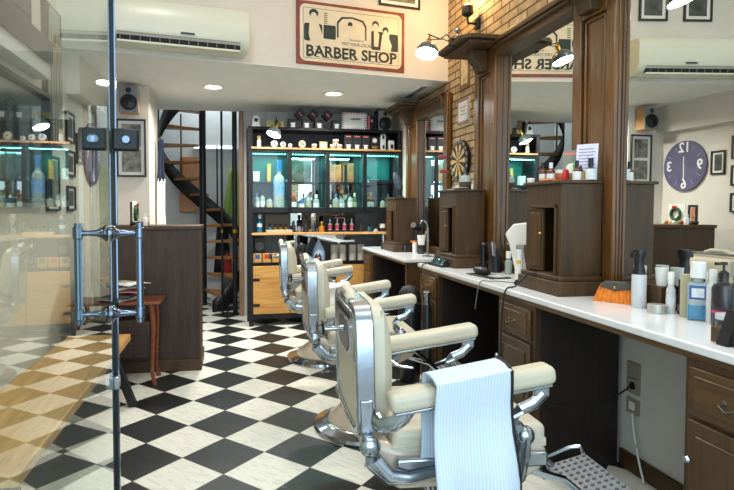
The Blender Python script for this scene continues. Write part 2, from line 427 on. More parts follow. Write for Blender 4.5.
pic.prism([(.26, .17), (.36, .17), (.37, .22), (.33, .31), (.28, .31)], 'y', -.0149, -.0143)
disc2(-.345, .40, .026, -.0149, -.0143); disc2(.215, .372, .023, -.0149, -.0143); disc2(.31, .328, .02, -.0149, -.0143)
disc2(-.02, .30, .05, -.0149, -.0143, sx=1.4)
pic.build('light_drawing', M_signw, sgn)
pole = MB()
for k in range(6): pole.box(-.255, -.225, -.0146, -.014, .345+.016*k, .353+.016*k)
pole.build('pole_drawing', M_inkl, sgn)

# air conditioner
ac = thing('air_conditioner', 'long cream wall-mounted split air conditioner left of the tin sign', 'air conditioner', on_wall(-.41, 2.485, 0), SA)
prof = [(0, .0), (-.12, .0), (-.175, .03), (-.205, .09), (-.21, .26), (-.18, .315), (0, .32)]
MB().prism([(y, z) for y, z in prof], 'x', -.47, .53).build('body', M_ac, ac, bevel=.012, seg=3)
bx(-.42, .46, -.19, -.15, .012, .046, ).build('air_outlet', M_dark, ac)
lv = MB()
for k in range(13): lv.box(-.40+k*.068, -.395+k*.068, -.193, -.15, .012, .046)
lv.build('louvre', plain('grey_plastic', (120, 122, 118), .5), ac)
bx(-.42, .46, -.204, -.196, .062, .068).build('panel_seam', plain('seam_grey', (150, 150, 138), .5), ac)
bx(-.42, .46, -.192, -.155, -.004, .012).build('flap', M_ac, ac, bevel=.003)
bx(.02, .12, -.2125, -.205, .085, .097).build('display', M_black, ac)

def frame(name, label, W_, H_, loc, rot, fm, pm, mat_=M_paper, mat_w=.03, fw=.018, group=None, split=1, cat='picture'):
    t = thing(name, label, cat, loc, rot, group)      # faces local -y, origin at bottom centre
    f = MB()
    f.box(-W_/2, W_/2, -.02, -.001, 0, fw).box(-W_/2, W_/2, -.02, -.001, H_-fw, H_)
    f.box(-W_/2, -W_/2+fw, -.02, -.001, fw, H_-fw).box(W_/2-fw, W_/2, -.02, -.001, fw, H_-fw)
    f.build('frame', fm, t, bevel=.003)
    bx(-W_/2+fw, W_/2-fw, -.008, -.001, fw, H_-fw).build('mount', mat_, t)
    n = split; hh = (H_-2*fw-mat_w*(n+1))/n
    for k in range(n):
        z0 = fw+mat_w+k*(hh+mat_w)
        bx(-W_/2+fw+mat_w, W_/2-fw-mat_w, -.0095, -.008, z0, z0+hh).build('photograph', pm, t)
    return t
M_fdark = plain('dark_frame', (44, 34, 28), .4)
frame('framed_picture', 'thin dark framed picture high above the right end of the tin sign', .4, .3, on_wall(1.46, 3.05, 0), SA, M_fdark, M_photo)
frame('framed_picture', 'dark framed print high above the air conditioner, left of the two', .26, .36, on_wall(-.52, 3.0, 0), SA, M_fdark, M_photod)
frame('framed_picture', 'dark framed print high above the air conditioner, right of the two', .26, .36, on_wall(-.12, 3.0, 0), SA, M_fdark, M_photod)
frame('framed_photographs', 'dark frame with two black and white photos on the white wall by the stairs', .27, .545, (-.925, 5.4, 1.595), 0, M_fdark, M_photo, split=2)

# shelf speakers
def speaker(label, loc, rot, side):
    t = thing('speaker', label, 'speaker', loc, rot)
    bx(-.085, .085, -.14, 0, 0, .24).build('cabinet', side, t, bevel=.004)
    bx(-.082, .082, -.148, -.14, .003, .237).build('front_panel', plain('speaker_grey', (130, 132, 134), .5), t, bevel=.003)
    MB().lathe([(.001, .012), (.03, .006), (.058, .0), (.066, .008), (.074, .008), (.076, 0)], (0, -.148, .09), (0, -1, 0), cap=False).build('woofer', M_black, t)
    MB().lathe([(.001, .008), (.014, .006), (.02, .001), (.026, 0)], (0, -.148, .2), (0, -1, 0), cap=False).build('tweeter', M_black, t)
    return t
speaker('small grey speaker with wooden side mounted high on the photo wall', (-.93, 5.39, 2.18), R(4), wood('speaker_wood', (170, 120, 70), (210, 164, 110), 'z'))

# clock on the left wall
ck = thing('wall_clock', 'large round purple-blue wall clock with white numerals on the left wall', 'clock', (LX, 5.09, 1.775), R(90))
M_clk = plain('clock_purple', (92, 87, 114), .6, noise=.18, nscale=7)
MB().cyl((0, -.001, 0), (0, -.025, 0), .27, .27, 48).build('clock_face', M_clk, ck, bevel=.003)
for s_, a in (('12', 90), ('3', 0), ('6', -90), ('9', 180)):
    text('numeral', s_, .15, M_paper, ck, (.195*math.cos(R(a)), -.0258, .195*math.sin(R(a))), (R(90), 0, 0), .0005, .003)
hd = MB().box(-.006, .006, -.030, -.027, -.14, .02); hd.box(-.005, .005, -.032, -.030, -.03, .1)
hd.build('clock_hand', M_paper, ck)
dots = MB()
for k in range(12):
    if k % 3: a = R(30*k); dots.box(-.004, .004, -.0262, -.0252, .18, .235, Matrix.Rotation(a, 4, 'Y'))
dots.build('hour_mark', plain('clock_lilac', (130, 128, 160), .6), ck)
# pictures on the left wall (local -y faces +X after the 90 degree turn)
LR = R(90)
def lframe(label, y, z, w, h, pm=M_photod, name='framed_picture', mw=.02): frame(name, label, w, h, (LX, y, z), LR, M_fdark, pm, mat_w=mw)
lframe('small upright dark-framed picture just right of the purple clock in the mirror', 4.70, 1.66, .16, .24)
lframe('topmost of the three small frames stacked at the right edge of the mirror', 4.45, 1.8, .21, .23)
lframe('middle one of the three small frames stacked at the right edge of the mirror', 4.45, 1.54, .21, .2)
lframe('lowest of the three small frames stacked at the right edge of the mirror', 4.45, 1.28, .21, .19)
lframe('dark framed picture right below the fringed banner, seen through the glass door', 4.02, 1.28, .27, .38, M_photo, mw=.01)
# dark glazed display frame, beam above it and fringed banner on the left wall
t = thing('wall_display', 'large black-framed dark glass display on the left wall, seen through the glass door', 'display', (LX, 2.85, 1.33), LR)
f = MB().box(-1.0, 1.0, -.06, 0, 0, .03).box(-1.0, 1.0, -.06, 0, .68, .71).box(-1.0, -.97, -.06, 0, .03, .68).box(.97, 1.0, -.06, 0, .03, .68).box(-.02, .02, -.06, 0, .03, .68)
f.build('frame', M_black, t, bevel=.003)
bx(-.97, .97, -.03, -.001, .03, .68).build('dark_glass', plain('smoked_glass', (40, 52, 54), .08, noise=.5, nscale=5, coat=1), t)
t = thing('wall_box', 'black box beam mounted high on the left wall above the dark display', 'box', (LX, 2.6, 2.2), LR)
bx(-1.1, 1.1, -.12, 0, 0, .14).build('casing', M_black, t, bevel=.004)
bx(-1.1, 1.1, -.10, 0, -.09, 0).build('pale_strip', M_greywall, t)
t = thing('wall_mirror_panel', 'grey picture panel leaning above the black beam on the left wall', 'panel', (LX, 2.6, 2.4), LR)
bx(-1.0, 1.0, -.03, 0, 0, .5).build('frame', M_fdark, t, bevel=.003); bx(-.95, .95, -.034, -.03, .05, .45).build('print', M_photod, t)
t = thing('fringed_banner', 'dark hanging banner with pale strings on the left wall, seen through the glass door', 'banner', (LX, 4.02, 1.72), LR)
bx(-.17, .17, -.03, 0, .0, .95).build('panel', plain('banner_dark', (56, 52, 48), .7, noise=.3, nscale=9), t, bevel=.003)
g = MB()
for i in range(9): g.tube([(-.14+i*.035, -.036, .02), (-.14+i*.035+.004*(i % 3), -.036, .5), (-.10+i*.025, -.036, .93)], .003, 6)
g.build('string', plain('string_pale', (190, 186, 170), .7), t)
MB().ball((-.02, -.035, .72), .03, (1.2, .4, 1.6)).ball((.03, -.035, .62), .025, (1, .4, 1.8)).build('orange_tassel', plain('tassel', (150, 110, 70), .7), t)

# ================================================================ STAIRS
st = thing('spiral_staircase', 'black metal spiral staircase with wooden treads at the back', 'staircase', (-.37, 7.45, 0))
MB().cyl((0, 0, 0), (0, 0, 3.6), .045).build('centre_post', M_blackm, st)
RT = .54
def th(k): return R(-58 + 26*k)
for k in range(12):
    z = .23 + .213*k; a0, a1 = th(k)-R(14), th(k)+R(15)
    pts = [(.05*math.cos(a0), .05*math.sin(a0))] + [(RT*math.cos(a0+(a1-a0)*i/5), RT*math.sin(a0+(a1-a0)*i/5)) for i in range(6)] + [(.05*math.cos(a1), .05*math.sin(a1))]
    MB().prism(pts, 'z', z-.035, z).build('tread', M_tread, st, bevel=.004)
def ribbon(a_start, k0, k1, r, zoff, h, n=60):
    m = MB()
    def fn(u, v):
        k = k0 + (k1-k0)*u; a = R(-58+26*k)
        return (r*math.cos(a), r*math.sin(a), .23+.213*k + zoff + h*v)
    m.grid(fn, n, 1); return m
ribbon(0, -.7, 12.5, RT+.02, -.2, .26).build('outer_stringer', M_blackm, st, solid=.012)
hr = []
for i in range(80):
    k = -.5+13*i/79; a = R(-58+26*k); hr.append(((RT+.03)*math.cos(a), (RT+.03)*math.sin(a), .23+.213*k+.9))
for k in (1, 3, 5, 7, 9):
    a = th(k); x, y = (RT+.03)*math.cos(a), (RT+.03)*math.sin(a); z = .23+.213*k
    MB().cyl((x, y, z-.1), (x, y, min(z+.9, 3.5)), .011, seg=10).build('baluster', M_blackm, st)
for nm, lab, x, y, r in (('support_post', 'thin black steel post right of the stair centre, nearer the middle of the opening', -.11, 6.78, .014), ('support_post', 'thicker black steel post at the right side of the stair opening', .045, 6.76, .03)):
    t = thing(nm, lab, 'post', (x, y, 0))
    MB().cyl((0, 0, .01), (0, 0, CZ+.6), r, seg=14).build('shaft', M_blackm, t)
    MB().cyl((0, 0, 0), (0, 0, .012), r*2.2, seg=18).build('base_plate', M_blackm, t)
    MB().cyl((0, 0, 1.0), (0, 0, 1.04), r*1.12, seg=14).build('brass_collar', M_brass, t)
tag(bx(.095, .15, 6.60, 6.64, 0, CZ).build('door_casing', wood('tan_casing', (120, 88, 56), (168, 130, 90), 'z'), bevel=.004), 'tan wooden casing board upright at the left of the display shelf', 'door casing')
tag(bx(-.74, -.47, 8.25, 8.33, 1.25, 2.05).build('wardrobe_panel', wood('orange_wood', (150, 92, 40), (196, 130, 66), 'z')), 'orange-brown wooden panel behind the spiral stairs', 'panel')
# green cloth and black coat hanging behind the stairs
def cloth(name, label, mat, loc, w, h, amp=.02, folds=3, rot=0, cat='cloth', taper=.6):
    t = MB()
    t.grid(lambda u, v: ((u-.5)*w*(taper+(1-taper)*(1-v)), amp*math.sin(u*folds*2*PI+v*1.5)*(1-.4*v), -h+h*v), 24, 10)
    o = t.build(name, mat, loc=loc, rot=(0, 0, rot), solid=.006); return tag(o, label, cat)
cloth('green_towel', 'lime green towel hanging behind the stair posts', plain('lime_cloth', (150, 176, 88), .9), (.04, 8.2, 1.9), .4, .9, taper=.25, cat='towel')
cloth('black_coat', 'black coat hanging low behind the stair treads', plain('coat_black', (28, 28, 34), .9), (-.13, 8.22, 1.05), .26, .75, .03, 2, cat='coat')
ex = thing('fire_extinguisher', 'small red fire extinguisher behind the foot of the stairs', 'fire extinguisher', (-.05, 8.0, .32))
MB().lathe([(.055, 0), (.06, .02), (.06, .26), (.045, .31), (.02, .33)]).build('cylinder', M_red2, ex)
MB().box(-.05, .03, -.012, .012, .33, .36).cyl((0, 0, .32), (0, 0, .36), .02).build('valve', M_black, ex)
MB().tube([(-.04, 0, .34), (-.09, -.02, .28), (-.08, -.03, .12)], .01).build('hose', M_black, ex)
MB().box(-.065, .065, -.01, .06, -.32, 0).build('stand', M_greyp, ex)
# tube lamp on the wall behind the stairs
tub = thing('fluorescent_lamp', 'bright horizontal tube lamp on the grey wall behind the stairs', 'lamp', (-.1, 8.33, 2.2))
bx(-.45, .2, -.05, 0, -.02, .04).build('housing', M_white, tub)
MB().cyl((-.43, -.065, .0), (.18, -.065, .0), .014).build('tube', emit('tube_light', (225, 245, 250), 3.5), tub)
area('stair_fill_light', (-.3, 7.9, 3.3), (0, 0, 0), .8, .4, 16, (.85, .95, 1))  # added fill light brightening the stairwell, high above the tube lamp
# apron hanging at the wall corner
t = thing('hanging_apron', 'navy and white barber cape hanging at the corner of the photo wall', 'apron', (-.70, 5.80, 2.0), R(50))
def drape(mat, z0, z1, w0, w1, off):
    return MB().grid(lambda u, v: ((u-.5)*(w0+(w1-w0)*v), off+.018*math.sin(u*14+v*2), z0+(z1-z0)*v), 20, 12)
drape(M_navy, 0, -.42, .03, .10, 0).build('navy_part', M_navy, t, solid=.006)
drape(M_white, -.40, -.95, .09, .11, 0).build('white_part', M_paper, t, solid=.006)
MB().tube([(0, .05, -.01), (0, .0, .03), (0, -.02, .0)], .006).build('hook', M_chrome, t)

# ================================================================ PARTITION, TABLE, BENCH (left)
pt = thing('reception_partition', 'tall dark brown wooden reception partition at the left', 'partition', (-.59, 4.45, 0))
bx(-.34, .34, .0, .4, .0, 1.13).build('body', M_part, pt, bevel=.003)
bx(-.35, .355, -.015, .41, 1.13, 1.16).build('top_board', M_woodd, pt, bevel=.004)
bx(-.35, .352, -.014, .41, 0, .09).build('skirting', M_woodd, pt, bevel=.004)
bx(.325, .345, -.006, .0, .09, 1.13).build('corner_strip', M_woodd, pt, bevel=.002)

def jar(name, label, cat, loc, h, r, body, cap, caph=.25, capr=None, neck=None, group=None, lab=None, labz=(.25, .6), square=False, rot=0, pump=False, liquid=None):
    """a bottle or jar: body, cap and, if present, label, liquid or pump"""
    t = thing(name, label, cat, loc, rot, group)
    hb = h*(1-caph); nr = neck if neck else r*.5; capr = capr or nr*1.25
    if square:
        b = MB().box(-r, r, -r*.55, r*.55, 0, hb*.9); b.cyl((0, 0, hb*.88), (0, 0, hb+.001), nr, seg=12)
        b.build('body', body, t, bevel=r*.25, seg=3)
    elif neck is None and capr >= r*.9:
        MB().lathe([(r*.93, 0), (r, .004), (r, hb), (r*.95, hb+.001)], seg=18).build('body', body, t)
    else:
        MB().lathe([(r*.93, 0), (r, .004), (r, hb*.78), (r*.86, hb*.86), (nr, hb*.92), (nr, hb)], seg=18).build('body', body, t)
    if pump:
        p_ = MB().lathe([(capr, hb), (capr, hb+.02), (capr*.5, hb+.026), (.004, hb+.03), (.004, h-.012), (.009, h-.01), (.009, h)], seg=14)
        p_.box(-.034, .01, -.006, .006, h-.011, h-.001)
        p_.build('pump', cap, t)
    else:
        MB().lathe([(capr, hb), (capr, h-.002), (capr*.94, h)], seg=18).build('cap', cap, t)
    if lab:
        z0, z1 = hb*labz[0], hb*labz[1]
        if square: bx(-r*.8, r*.8, -r*.58, -r*.55, z0, z1).build('label_print', lab, t)
        else: MB().lathe([(r+.0006, z0), (r+.0008, z1)], seg=18, cap=False).build('label_print', lab, t)
    return t
# things standing on the partition
jar('lotion_bottle', 'small white bottle standing on the partition top, right of the black knob', 'bottle', (-.68, 4.52, 1.16), .1, .022, M_white, M_white)
t = thing('shaving_brush', 'small black-handled brush lying on the partition top', 'brush', (-.79, 4.5, 1.18), R(10))
MB().lathe([(.012, 0), (.018, .02), (.01, .04), (.016, .07)], (0, 0, 0), (1, 0, 0)).build('handle', M_black, t)
MB().lathe([(.012, .07), (.02, .1), (.012, .11)], (0, 0, 0), (1, 0, 0)).build('bristles', M_greyp, t)
t = thing('white_card', 'white card standing on the partition with a green wreath on it', 'card', (-.80, 4.76, 1.16), R(90))
bx(-.1, .1, -.004, .004, 0, .2).build('card', M_paper, t)
wr = MB()
wr.tube([(.055*math.cos(2*PI*i/16), -.016, .1+.055*math.sin(2*PI*i/16)) for i in range(17)], .015)
wr.build('wreath', plain('wreath_green', (52, 90, 52), .8, noise=.4, nscale=60), t)
MB().ball((0, -.03, .17), .022, (1.4, .5, .8)).build('bow', M_red2, t)
frame('framed_picture', 'small upright framed print standing on the reception partition', .12, .19, (-.80, 4.56, 1.16), R(100), M_fdark, plain('warm_print', (190, 130, 90), .5, noise=.5, nscale=20), mat_w=.012)
for i in range(5):
    tag(MB().ball((0, 0, .018), .02, (1, 1, .9)).cyl((0, 0, 0), (0, 0, .008), .016).build('trinket', [M_red2, M_leaf, M_paper, M_orange, M_brass][i], loc=(-.70-.02*(i%2), 4.6+.045*i, 1.16)),
        '%s trinket on the partition top, %s of the row' % (['red', 'green', 'white', 'orange', 'gold'][i], ['nearest', 'second', 'middle', 'fourth', 'farthest'][i]), 'trinket', 'trinkets on the partition')

# side table with basket
tb = thing('side_table', 'small reddish wooden side table with a cane basket below, by the partition', 'table', (-.85, 4.1, 0))
bx(-.30, .34, -.02, .3, .60, .62).build('table_top', M_red, tb, bevel=.004)
for x, y in ((-.24, .03), (.27, .03), (-.24, .26), (.27, .26)):
    MB().tube([(x, y, .60), (x+.012, y, .45), (x+.005, y, .25), (x, y, .1), (x+.02, y-.01, 0)], [.02, .017, .015, .013, .017], 8).build('leg', M_red, tb)
b = MB().prism([(-.23, .2), (.25, .2), (.26, .46), (.15, .485), (.0, .47), (-.15, .485), (-.24, .46)], 'y', .04, .25)
b.build('basket', wood('cane_brown', (34, 23, 17), (66, 45, 33), 'z'), tb, bevel=.006)
s_ = MB()
for i in range(12): s_.box(-.19+i*.034, -.186+i*.034, .034, .041, .23, .43)
for i in range(6): s_.box(-.2, .2, .034, .041, .24+i*.035, .244+i*.035)
s_.build('woven_panel', plain('cane_line', (74, 58, 46), .6), tb)
M_mag = [plain('mag_a', (196, 196, 190), .5, noise=.4, nscale=25), plain('mag_b', (84, 84, 86), .5, noise=.5, nscale=25), plain('mag_c', (206, 120, 110), .5, noise=.4, nscale=25), plain('mag_d', (150, 156, 160), .5, noise=.5, nscale=25)]
for i in range(5):
    w = MB().grid(lambda u, v: ((u-.5)*.2, (v-.5)*.26, .010*math.sin(u*PI)), 8, 2)
    tag(w.build('magazine', M_mag[i % 4], loc=(-.83+.02*i, 4.22-.01*i, .626+.03*i), rot=(0, 0, R(20*i-30)), solid=.006),
        'magazine with a %s cover in the heap on the side table, %s' % (['pale', 'charcoal', 'pinkish', 'silver', 'creamy'][i], ['at the bottom', 'second from the bottom', 'in the middle', 'second from the top', 'on the top'][i]), 'magazine', 'magazines on the side table')
bn = thing('waiting_bench', 'light yellow wooden bench top on black steel legs along the left wall', 'bench', (-.875, 2.85, 0))
bx(-.2, .2, -1.0, .98, .405, .45).build('seat_board', M_bench, bn, bevel=.006)
for yy in (-.85, .85):
    for x0, x1 in ((.06, .21), (-.06, -.21)):
        T = MB()
        T.prism([(x0, .405), (x0+.05*(1 if x0 > 0 else -1), .405), (x1+.05*(1 if x0 > 0 else -1), 0), (x1, 0)], 'y', yy-.03, yy+.03)
        T.build('leg', M_blackm, bn, bevel=.003)

# ================================================================ GLASS DOOR
ga = R(4.5)
gd = thing('glass_door', 'open frameless glass door with chrome bar handles at the left', 'glass door', (-.37, 1.8, 0), (0, 0, -PI/2 - ga + PI + PI))
# local +x runs from the free edge toward the camera
gd.rotation_euler = (0, 0, math.atan2(-math.cos(ga), math.sin(ga)))
bx(0, 1.35, -.005, .005, .012, 2.5).build('pane', M_glass, gd)
bx(-.0015, .0, -.0052, .0052, .012, 2.5).build('polished_edge', plain('green_edge', (10, 26, 22), .2), gd)
bx(-.012, -.0015, -.004, .012, .012, 2.5).build('edge_seal', M_rub, gd)
bx(-.013, -.0015, .012, .0155, .012, 2.5).build('edge_strip', M_dchrome, gd)
hz0, hz1 = .98, 1.225
for s in (1, -1):
    yb = .088*s
    MB().cyl((.07, yb, hz0-.03), (.07, yb, hz1+.03), .0108).build('pull_bar', M_dchrome, gd)
    for hz in (hz0, hz1):
        h = MB(); h.lathe([(.026, .005), (.026, .01), (.016, .02), (.010, .035), (.008, .06), (.009, .08)], (.07, 0, hz), (0, s, 0))
        h.build('standoff', M_dchrome, gd)
        h = MB(); h.lathe([(.0145, -.018), (.0145, .018)], (.07, yb, hz)); h.build('collar', M_dchrome, gd, bevel=.004)
for s in (1, -1):
    ya, yb2 = sorted((.008*s, .088*s))
    bx(.03, .05, ya, yb2, 1.475, 1.545).build('lock_plate', M_blackm, gd, bevel=.008)
    MB().lathe([(.015, 0), (.015, .004), (.011, .008), (.008, .008)], (.05, .05*s, 1.51), (1, 0, 0)).build('lock_knob', M_dchrome, gd)
    bx(.0, .04, .005*s if s > 0 else -.02, .02 if s > 0 else -.005, .735, .775).build('patch_fitting', M_chromeb, gd, bevel=.003)

# ================================================================ BARBER CHAIRS
def make_chair(label):
    t = thing('barber_chair', label, 'barber chair', (0, 0, 0), 0, 'vintage barber chairs in front of the mirrors')
    MB().lathe([(.30, 0), (.305, .012), (.30, .03), (.25, .045), (.235, .05)], seg=48).build('base_ring', M_chrome, t)
    MB().lathe([(.22, .05), (.21, .075), (.15, .12), (.105, .16), (.095, .2), (.09, .24)], seg=40).build('base_cone', M_enamel, t)
    MB().lathe([(.075, .2), (.075, .46), (.13, .47), (.13, .49)], seg=32).build('piston', M_chrome, t)
    # seat
    sk = MB().prism([(-.33, .60), (-.33, .55), (-.30, .47), (-.22, .43), (.16, .43), (.24, .47), (.26, .52), (.25, .56), (-.2, .56)], 'y', -.215, .215)
    sk.build('seat_shell', M_enamel, t, bevel=.025, seg=3)
    for s in (-1, 1):
        rl = MB().box(-.24, .24, .222 if s > 0 else -.248, .248 if s > 0 else -.222, .50, .545); rl.build('seat_rail', M_chromeb, t, bevel=.008)
    c = MB().grid(lambda u, v: (-.25+.5*u, -.215+.43*v, .565+.085*(max(0, math.sin(PI*min(max(u, .0), 1)))**.3)*(max(0, math.sin(PI*v))**.3)+.012*math.sin(PI*u)), 16, 14)
    c.box(-.245, .25, -.212, .212, .55, .575)
    c.build('seat_cushion', M_leather, t, bevel=.0)
    bc = MB().box(-.245, .252, -.214, .214, .552, .62); bc.build('seat_border', M_leather, t, bevel=.022, seg=4)
    # back: leans slightly
    L = Matrix.Translation((-.285, 0, .585)) @ Matrix.Rotation(R(-1.5), 4, 'Y') @ Matrix.Diagonal((1, 1, .86, 1))
    def lean(mb): mb.M = L; return mb
    # side profile of the back (y is width, z height), rounded top
    def outline(w, z0, z1, r, rb): 
        o = []
        for cx, cz, a0, rr in ((w-rb, z0+rb, -90, rb), (w-r, z1-r, 0, r), (-w+r, z1-r, 90, r), (-w+rb, z0+rb, 180, rb)):
            for k in range(7): a = R(a0+15*k); o.append((cx+rr*math.cos(a), cz+rr*math.sin(a)))
        return o
    op = outline(.205, .03, .475, .07, .08)
    lean(MB()).prism(op, 'x', -.062, -.02).build('back_panel', M_leather, t, bevel=.006)
    cush = lean(MB())
    def cf(u, v):
        e = (max(0, math.sin(PI*u))**.35)*(max(0, math.sin(PI*v))**.35)
        return (.02+.055*e, -.195+.39*u, .05+.415*v)
    cush.grid(cf, 16, 16); cush.prism(outline(.2, .04, .475, .06, .06), 'x', -.02, .025)
    cush.build('back_cushion', M_leather, t)
    # chrome hoop around the back: wide band
    hp = lean(MB()); oo = outline(.228, .0, .495, .085, .09); n = len(oo)
    inn = outline(.205, .03, .475, .07, .08)
    ra = [hp._v((-.07, y, z)) for y, z in oo]; rb_ = [hp._v((-.012, y, z)) for y, z in oo]
    rc = [hp._v((-.012, y, z)) for y, z in inn]; rd = [hp._v((-.07, y, z)) for y, z in inn]
    for a, b in ((ra, rb_), (rb_, rc), (rc, rd), (rd, ra)):
        for i in range(n): hp.bm.faces.new((a[i], a[(i+1) % n], b[(i+1) % n], b[i]))
    hp.build('back_frame', M_chromeb, t, bevel=.005, seg=2)
    # slotted headrest socket at the top rear
    sp = lean(MB()).prism(rrect(-.19, .19, .27, .462, .05), 'x', -.072, -.06); sp.build('socket_plate', M_chromeb, t, bevel=.005)
    lean(MB()).prism(rrect(-.10, .10, .285, .41, .05), 'x', -.074, -.071).build('socket_recess', plain('shadow_steel', (84, 88, 92), .3, 1), t)
    sl_ = lean(MB())
    for i in range(5): sl_.box(-.074, -.071, -.135+i*.058, -.10+i*.058, .428, .442)
    sl_.build('socket_slot', M_dark, t)
    cu = lean(MB()); cu.tube([(-.06, -.1, .488), (-.055, -.05, .51), (-.055, .05, .51), (-.06, .1, .488)], .017, 10); cu.build('top_roll', M_leather, t)
    kn = lean(MB()); kn.cyl((-.07, 0, .36), (-.14, 0, .36), .009); kn.lathe([(.01, 0), (.03, .006), (.036, .014), (.03, .024), (.008, .03)], (-.135, 0, .36), (-1, 0, 0)); kn.lathe([(.016, 0), (.01, .02)], (-.07, 0, .36), (-1, 0, 0))
    kn.build('clamp_knob', M_chrome, t)
    # arms
    for s in (-1, 1):
        y = .29*s
        def pad(u, v, n=None): pass
        A = Matrix.Translation((-.275, y, .714)) @ Matrix.Rotation(R(-8.5), 4, 'Y')
        p = MB(); p.M = A; p.box(0, .505, -.038, .038, -.006, .05); pd = p.build('armrest', M_leather, t, bevel=.02, seg=4)
        q = MB(); q.M = A; q.box(.01, .49, -.03, .03, -.014, -.004); q.build('arm_plate', M_chromeb, t, bevel=.003)
        rb = MB().tube([(-.30, .235*s, .66), (-.29, .262*s, .655), (-.26, .285*s, .67), (-.235, .29*s, .69), (-.225, .29*s, .715)], [.03, .026, .024, .024, .03], 10, (.6, 1))
        rb.build('rear_bracket', M_chromeb, t)
        fb = MB().box(.165, .215, y-.008, y+.008, .735, .80); fb.build('front_bracket', M_chromeb, t, bevel=.006)
        lk = MB().tube([(.195, y, .745), (.165, y, .715), (.125, y, .700), (.105, y, .678), (.112, y, .655), (.128, y, .632), (.14, y, .61)], .017, 10, (.7, 1.1))
        lk.build('linkage', M_chromeb, t)
        l2 = MB().tube([(.14, y, .62), (.135, y, .56), (.12, y, .50), (.10, .27*s, .46), (.08, .24*s, .45)], [.024, .026, .022, .02, .018], 10, (.7, 1.1)); l2.ball((.14, y, .62), .03, (1, .8, 1))
        l2.build('arm_strut', M_chromeb, t)
        jb = MB().tube([(-.325, .25*s, .60), (-.315, .255*s, .55), (-.265, .258*s, .50), (-.20, .256*s, .49), (-.05, .25*s, .52)], [.024, .03, .028, .02, .014], 12, (.6, 1)); jb.ball((-.325, .262*s, .595), .032, (1, .7, 1))
        jb.build('recline_hinge', M_chromeb, t)
        lean(MB()).box(-.06, -.022, (.228 if s > 0 else -.235), (.235 if s > 0 else -.228), .02, .16).build('hinge_strap', M_chromeb, t, bevel=.004)
        rv = lean(MB())
        for z in (.05, .095, .14): rv.lathe([(.004, 0), (.003, .002), (.001, .003)], (-.04, .235*s, z), (0, s, 0), seg=8)
        rv.build('rivet', M_chrome, t)
    # recline lever and footrest
    MB().tube([(.05, -.26, .50), (.12, -.31, .45), (.2, -.33, .44)], .008).build('lever', M_chrome, t)
    for s in (-1, 1):
        MB().tube([(.2, .17*s, .46), (.33, .18*s, .42), (.45, .185*s, .32), (.50, .19*s, .285)], .013, 10).build('footrest_arm', M_chrome, t)
    F = Matrix.Translation((.56, 0, .30)) @ Matrix.Rotation(R(-14), 4, 'Y')
    f = MB(); f.M = F; f.box(-.085, .085, -.2, .2, -.014, 0); fo = f.build('footplate', plain('cast_alloy', (150, 154, 158), .4, .5), t, bevel=.004)
    f = MB(); f.M = F
    for i in range(6):
        for j in range(13):
            cx, cy = -.067+i*.027, -.18+j*.03
            a = .008; f.prism([(cx-a, cy), (cx, cy-.005), (cx+a, cy), (cx, cy+.005)], 'z', 0, .006)
    tr = f.build('tread_pattern', plain('dark_alloy', (108, 110, 114), .5, .4), fo)
    for s in (1, -1):
        f = MB(); f.M = F
        f.tube([(.08, .205*s, 0), (.09, .235*s, .01), (.05, .245*s, .015), (-.06, .245*s, .0), (-.1, .235*s, -.03), (-.1, .2*s, -.05)], .008, 8)
        f.build('side_loop', M_chrome, t)
    return t
ch = make_chair('nearest cream leather barber chair, with a striped towel over its arm'); ch.location = (.74, 1.79, 0); ch.rotation_euler.z = R(-3)
c2 = copy_tree(ch); c2.location = (.78, 3.13, 0); c2['label'] = 'middle cream leather barber chair, with a plain white towel on its far arm'
c3 = copy_tree(ch); c3.location = (.77, 4.62, 0); c3['label'] = 'farthest cream leather barber chair, in front of the display shelf'

def towel(name, label, cat, cx, cy, x0, x1, front, back, mat, pipe=None, zt=.84, slope=.149, group=None):
    """draped over an arm whose top passes z=zt at cx"""
    t = thing(name, label, cat, (cx, cy, 0), 0, group)
    prof = []
    for i in range(10): prof.append((-.052-.012*math.sin(i*.8), -front+front*i/9))
    prof += [(-.046, .004), (-.03, .010), (0, .012), (.03, .010), (.046, .004)]
    for i in range(10): prof.append((.052+.010*math.sin(i*.7), -back*i/9))
    n = len(prof)-1
    def fn(u, v):
        x = x0+(x1-x0)*u; k = v*n; i = min(int(k), n-1); f = k-i
        y = prof[i][0]*(1-f)+prof[i+1][0]*f; z = prof[i][1]*(1-f)+prof[i+1][1]*f
        dep = max(0, -z)
        sg = -1 if y < 0 else 1
        return (x + dep*.10*(u-.1), y + sg*dep*(.02+.05*math.sin(u*9+1)*min(1, dep*3)), zt + slope*x + z)
    MB().grid(fn, 20, 48).build('cloth', mat, t, solid=.006)
    if pipe:
        for u in (1.0,):
            pts = [fn(u, v/40) for v in range(41)]
            MB().tube(pts, .006, 8).build('piping', pipe, t)
    return t
def striped():
    m, nt, p = newmat('striped_towel')
    N = nt.nodes.new; L = nt.links.new
    tc = N('ShaderNodeTexCoord'); w = N('ShaderNodeTexWave'); w.bands_direction = 'X'; w.inputs['Scale'].default_value = 34; w.inputs['Distortion'].default_value = .3
    r = N('ShaderNodeValToRGB'); r.color_ramp.elements[0].color = srgb(194, 212, 234); r.color_ramp.elements[0].position = .2; r.color_ramp.elements[1].color = srgb(214, 226, 240); r.color_ramp.elements[1].position = .5
    L(tc.outputs['Object'], w.inputs['Vector']); L(w.outputs[0], r.inputs[0]); L(r.outputs[0], p.inputs['Base Color'])
    b = N('ShaderNodeBump'); b.inputs['Strength'].default_value = .4; b.inputs['Distance'].default_value = .002; L(w.outputs[0], b.inputs['Height']); L(b.outputs[0], p.inputs['Normal'])
    p.inputs['Roughness'].default_value = .9
    return m
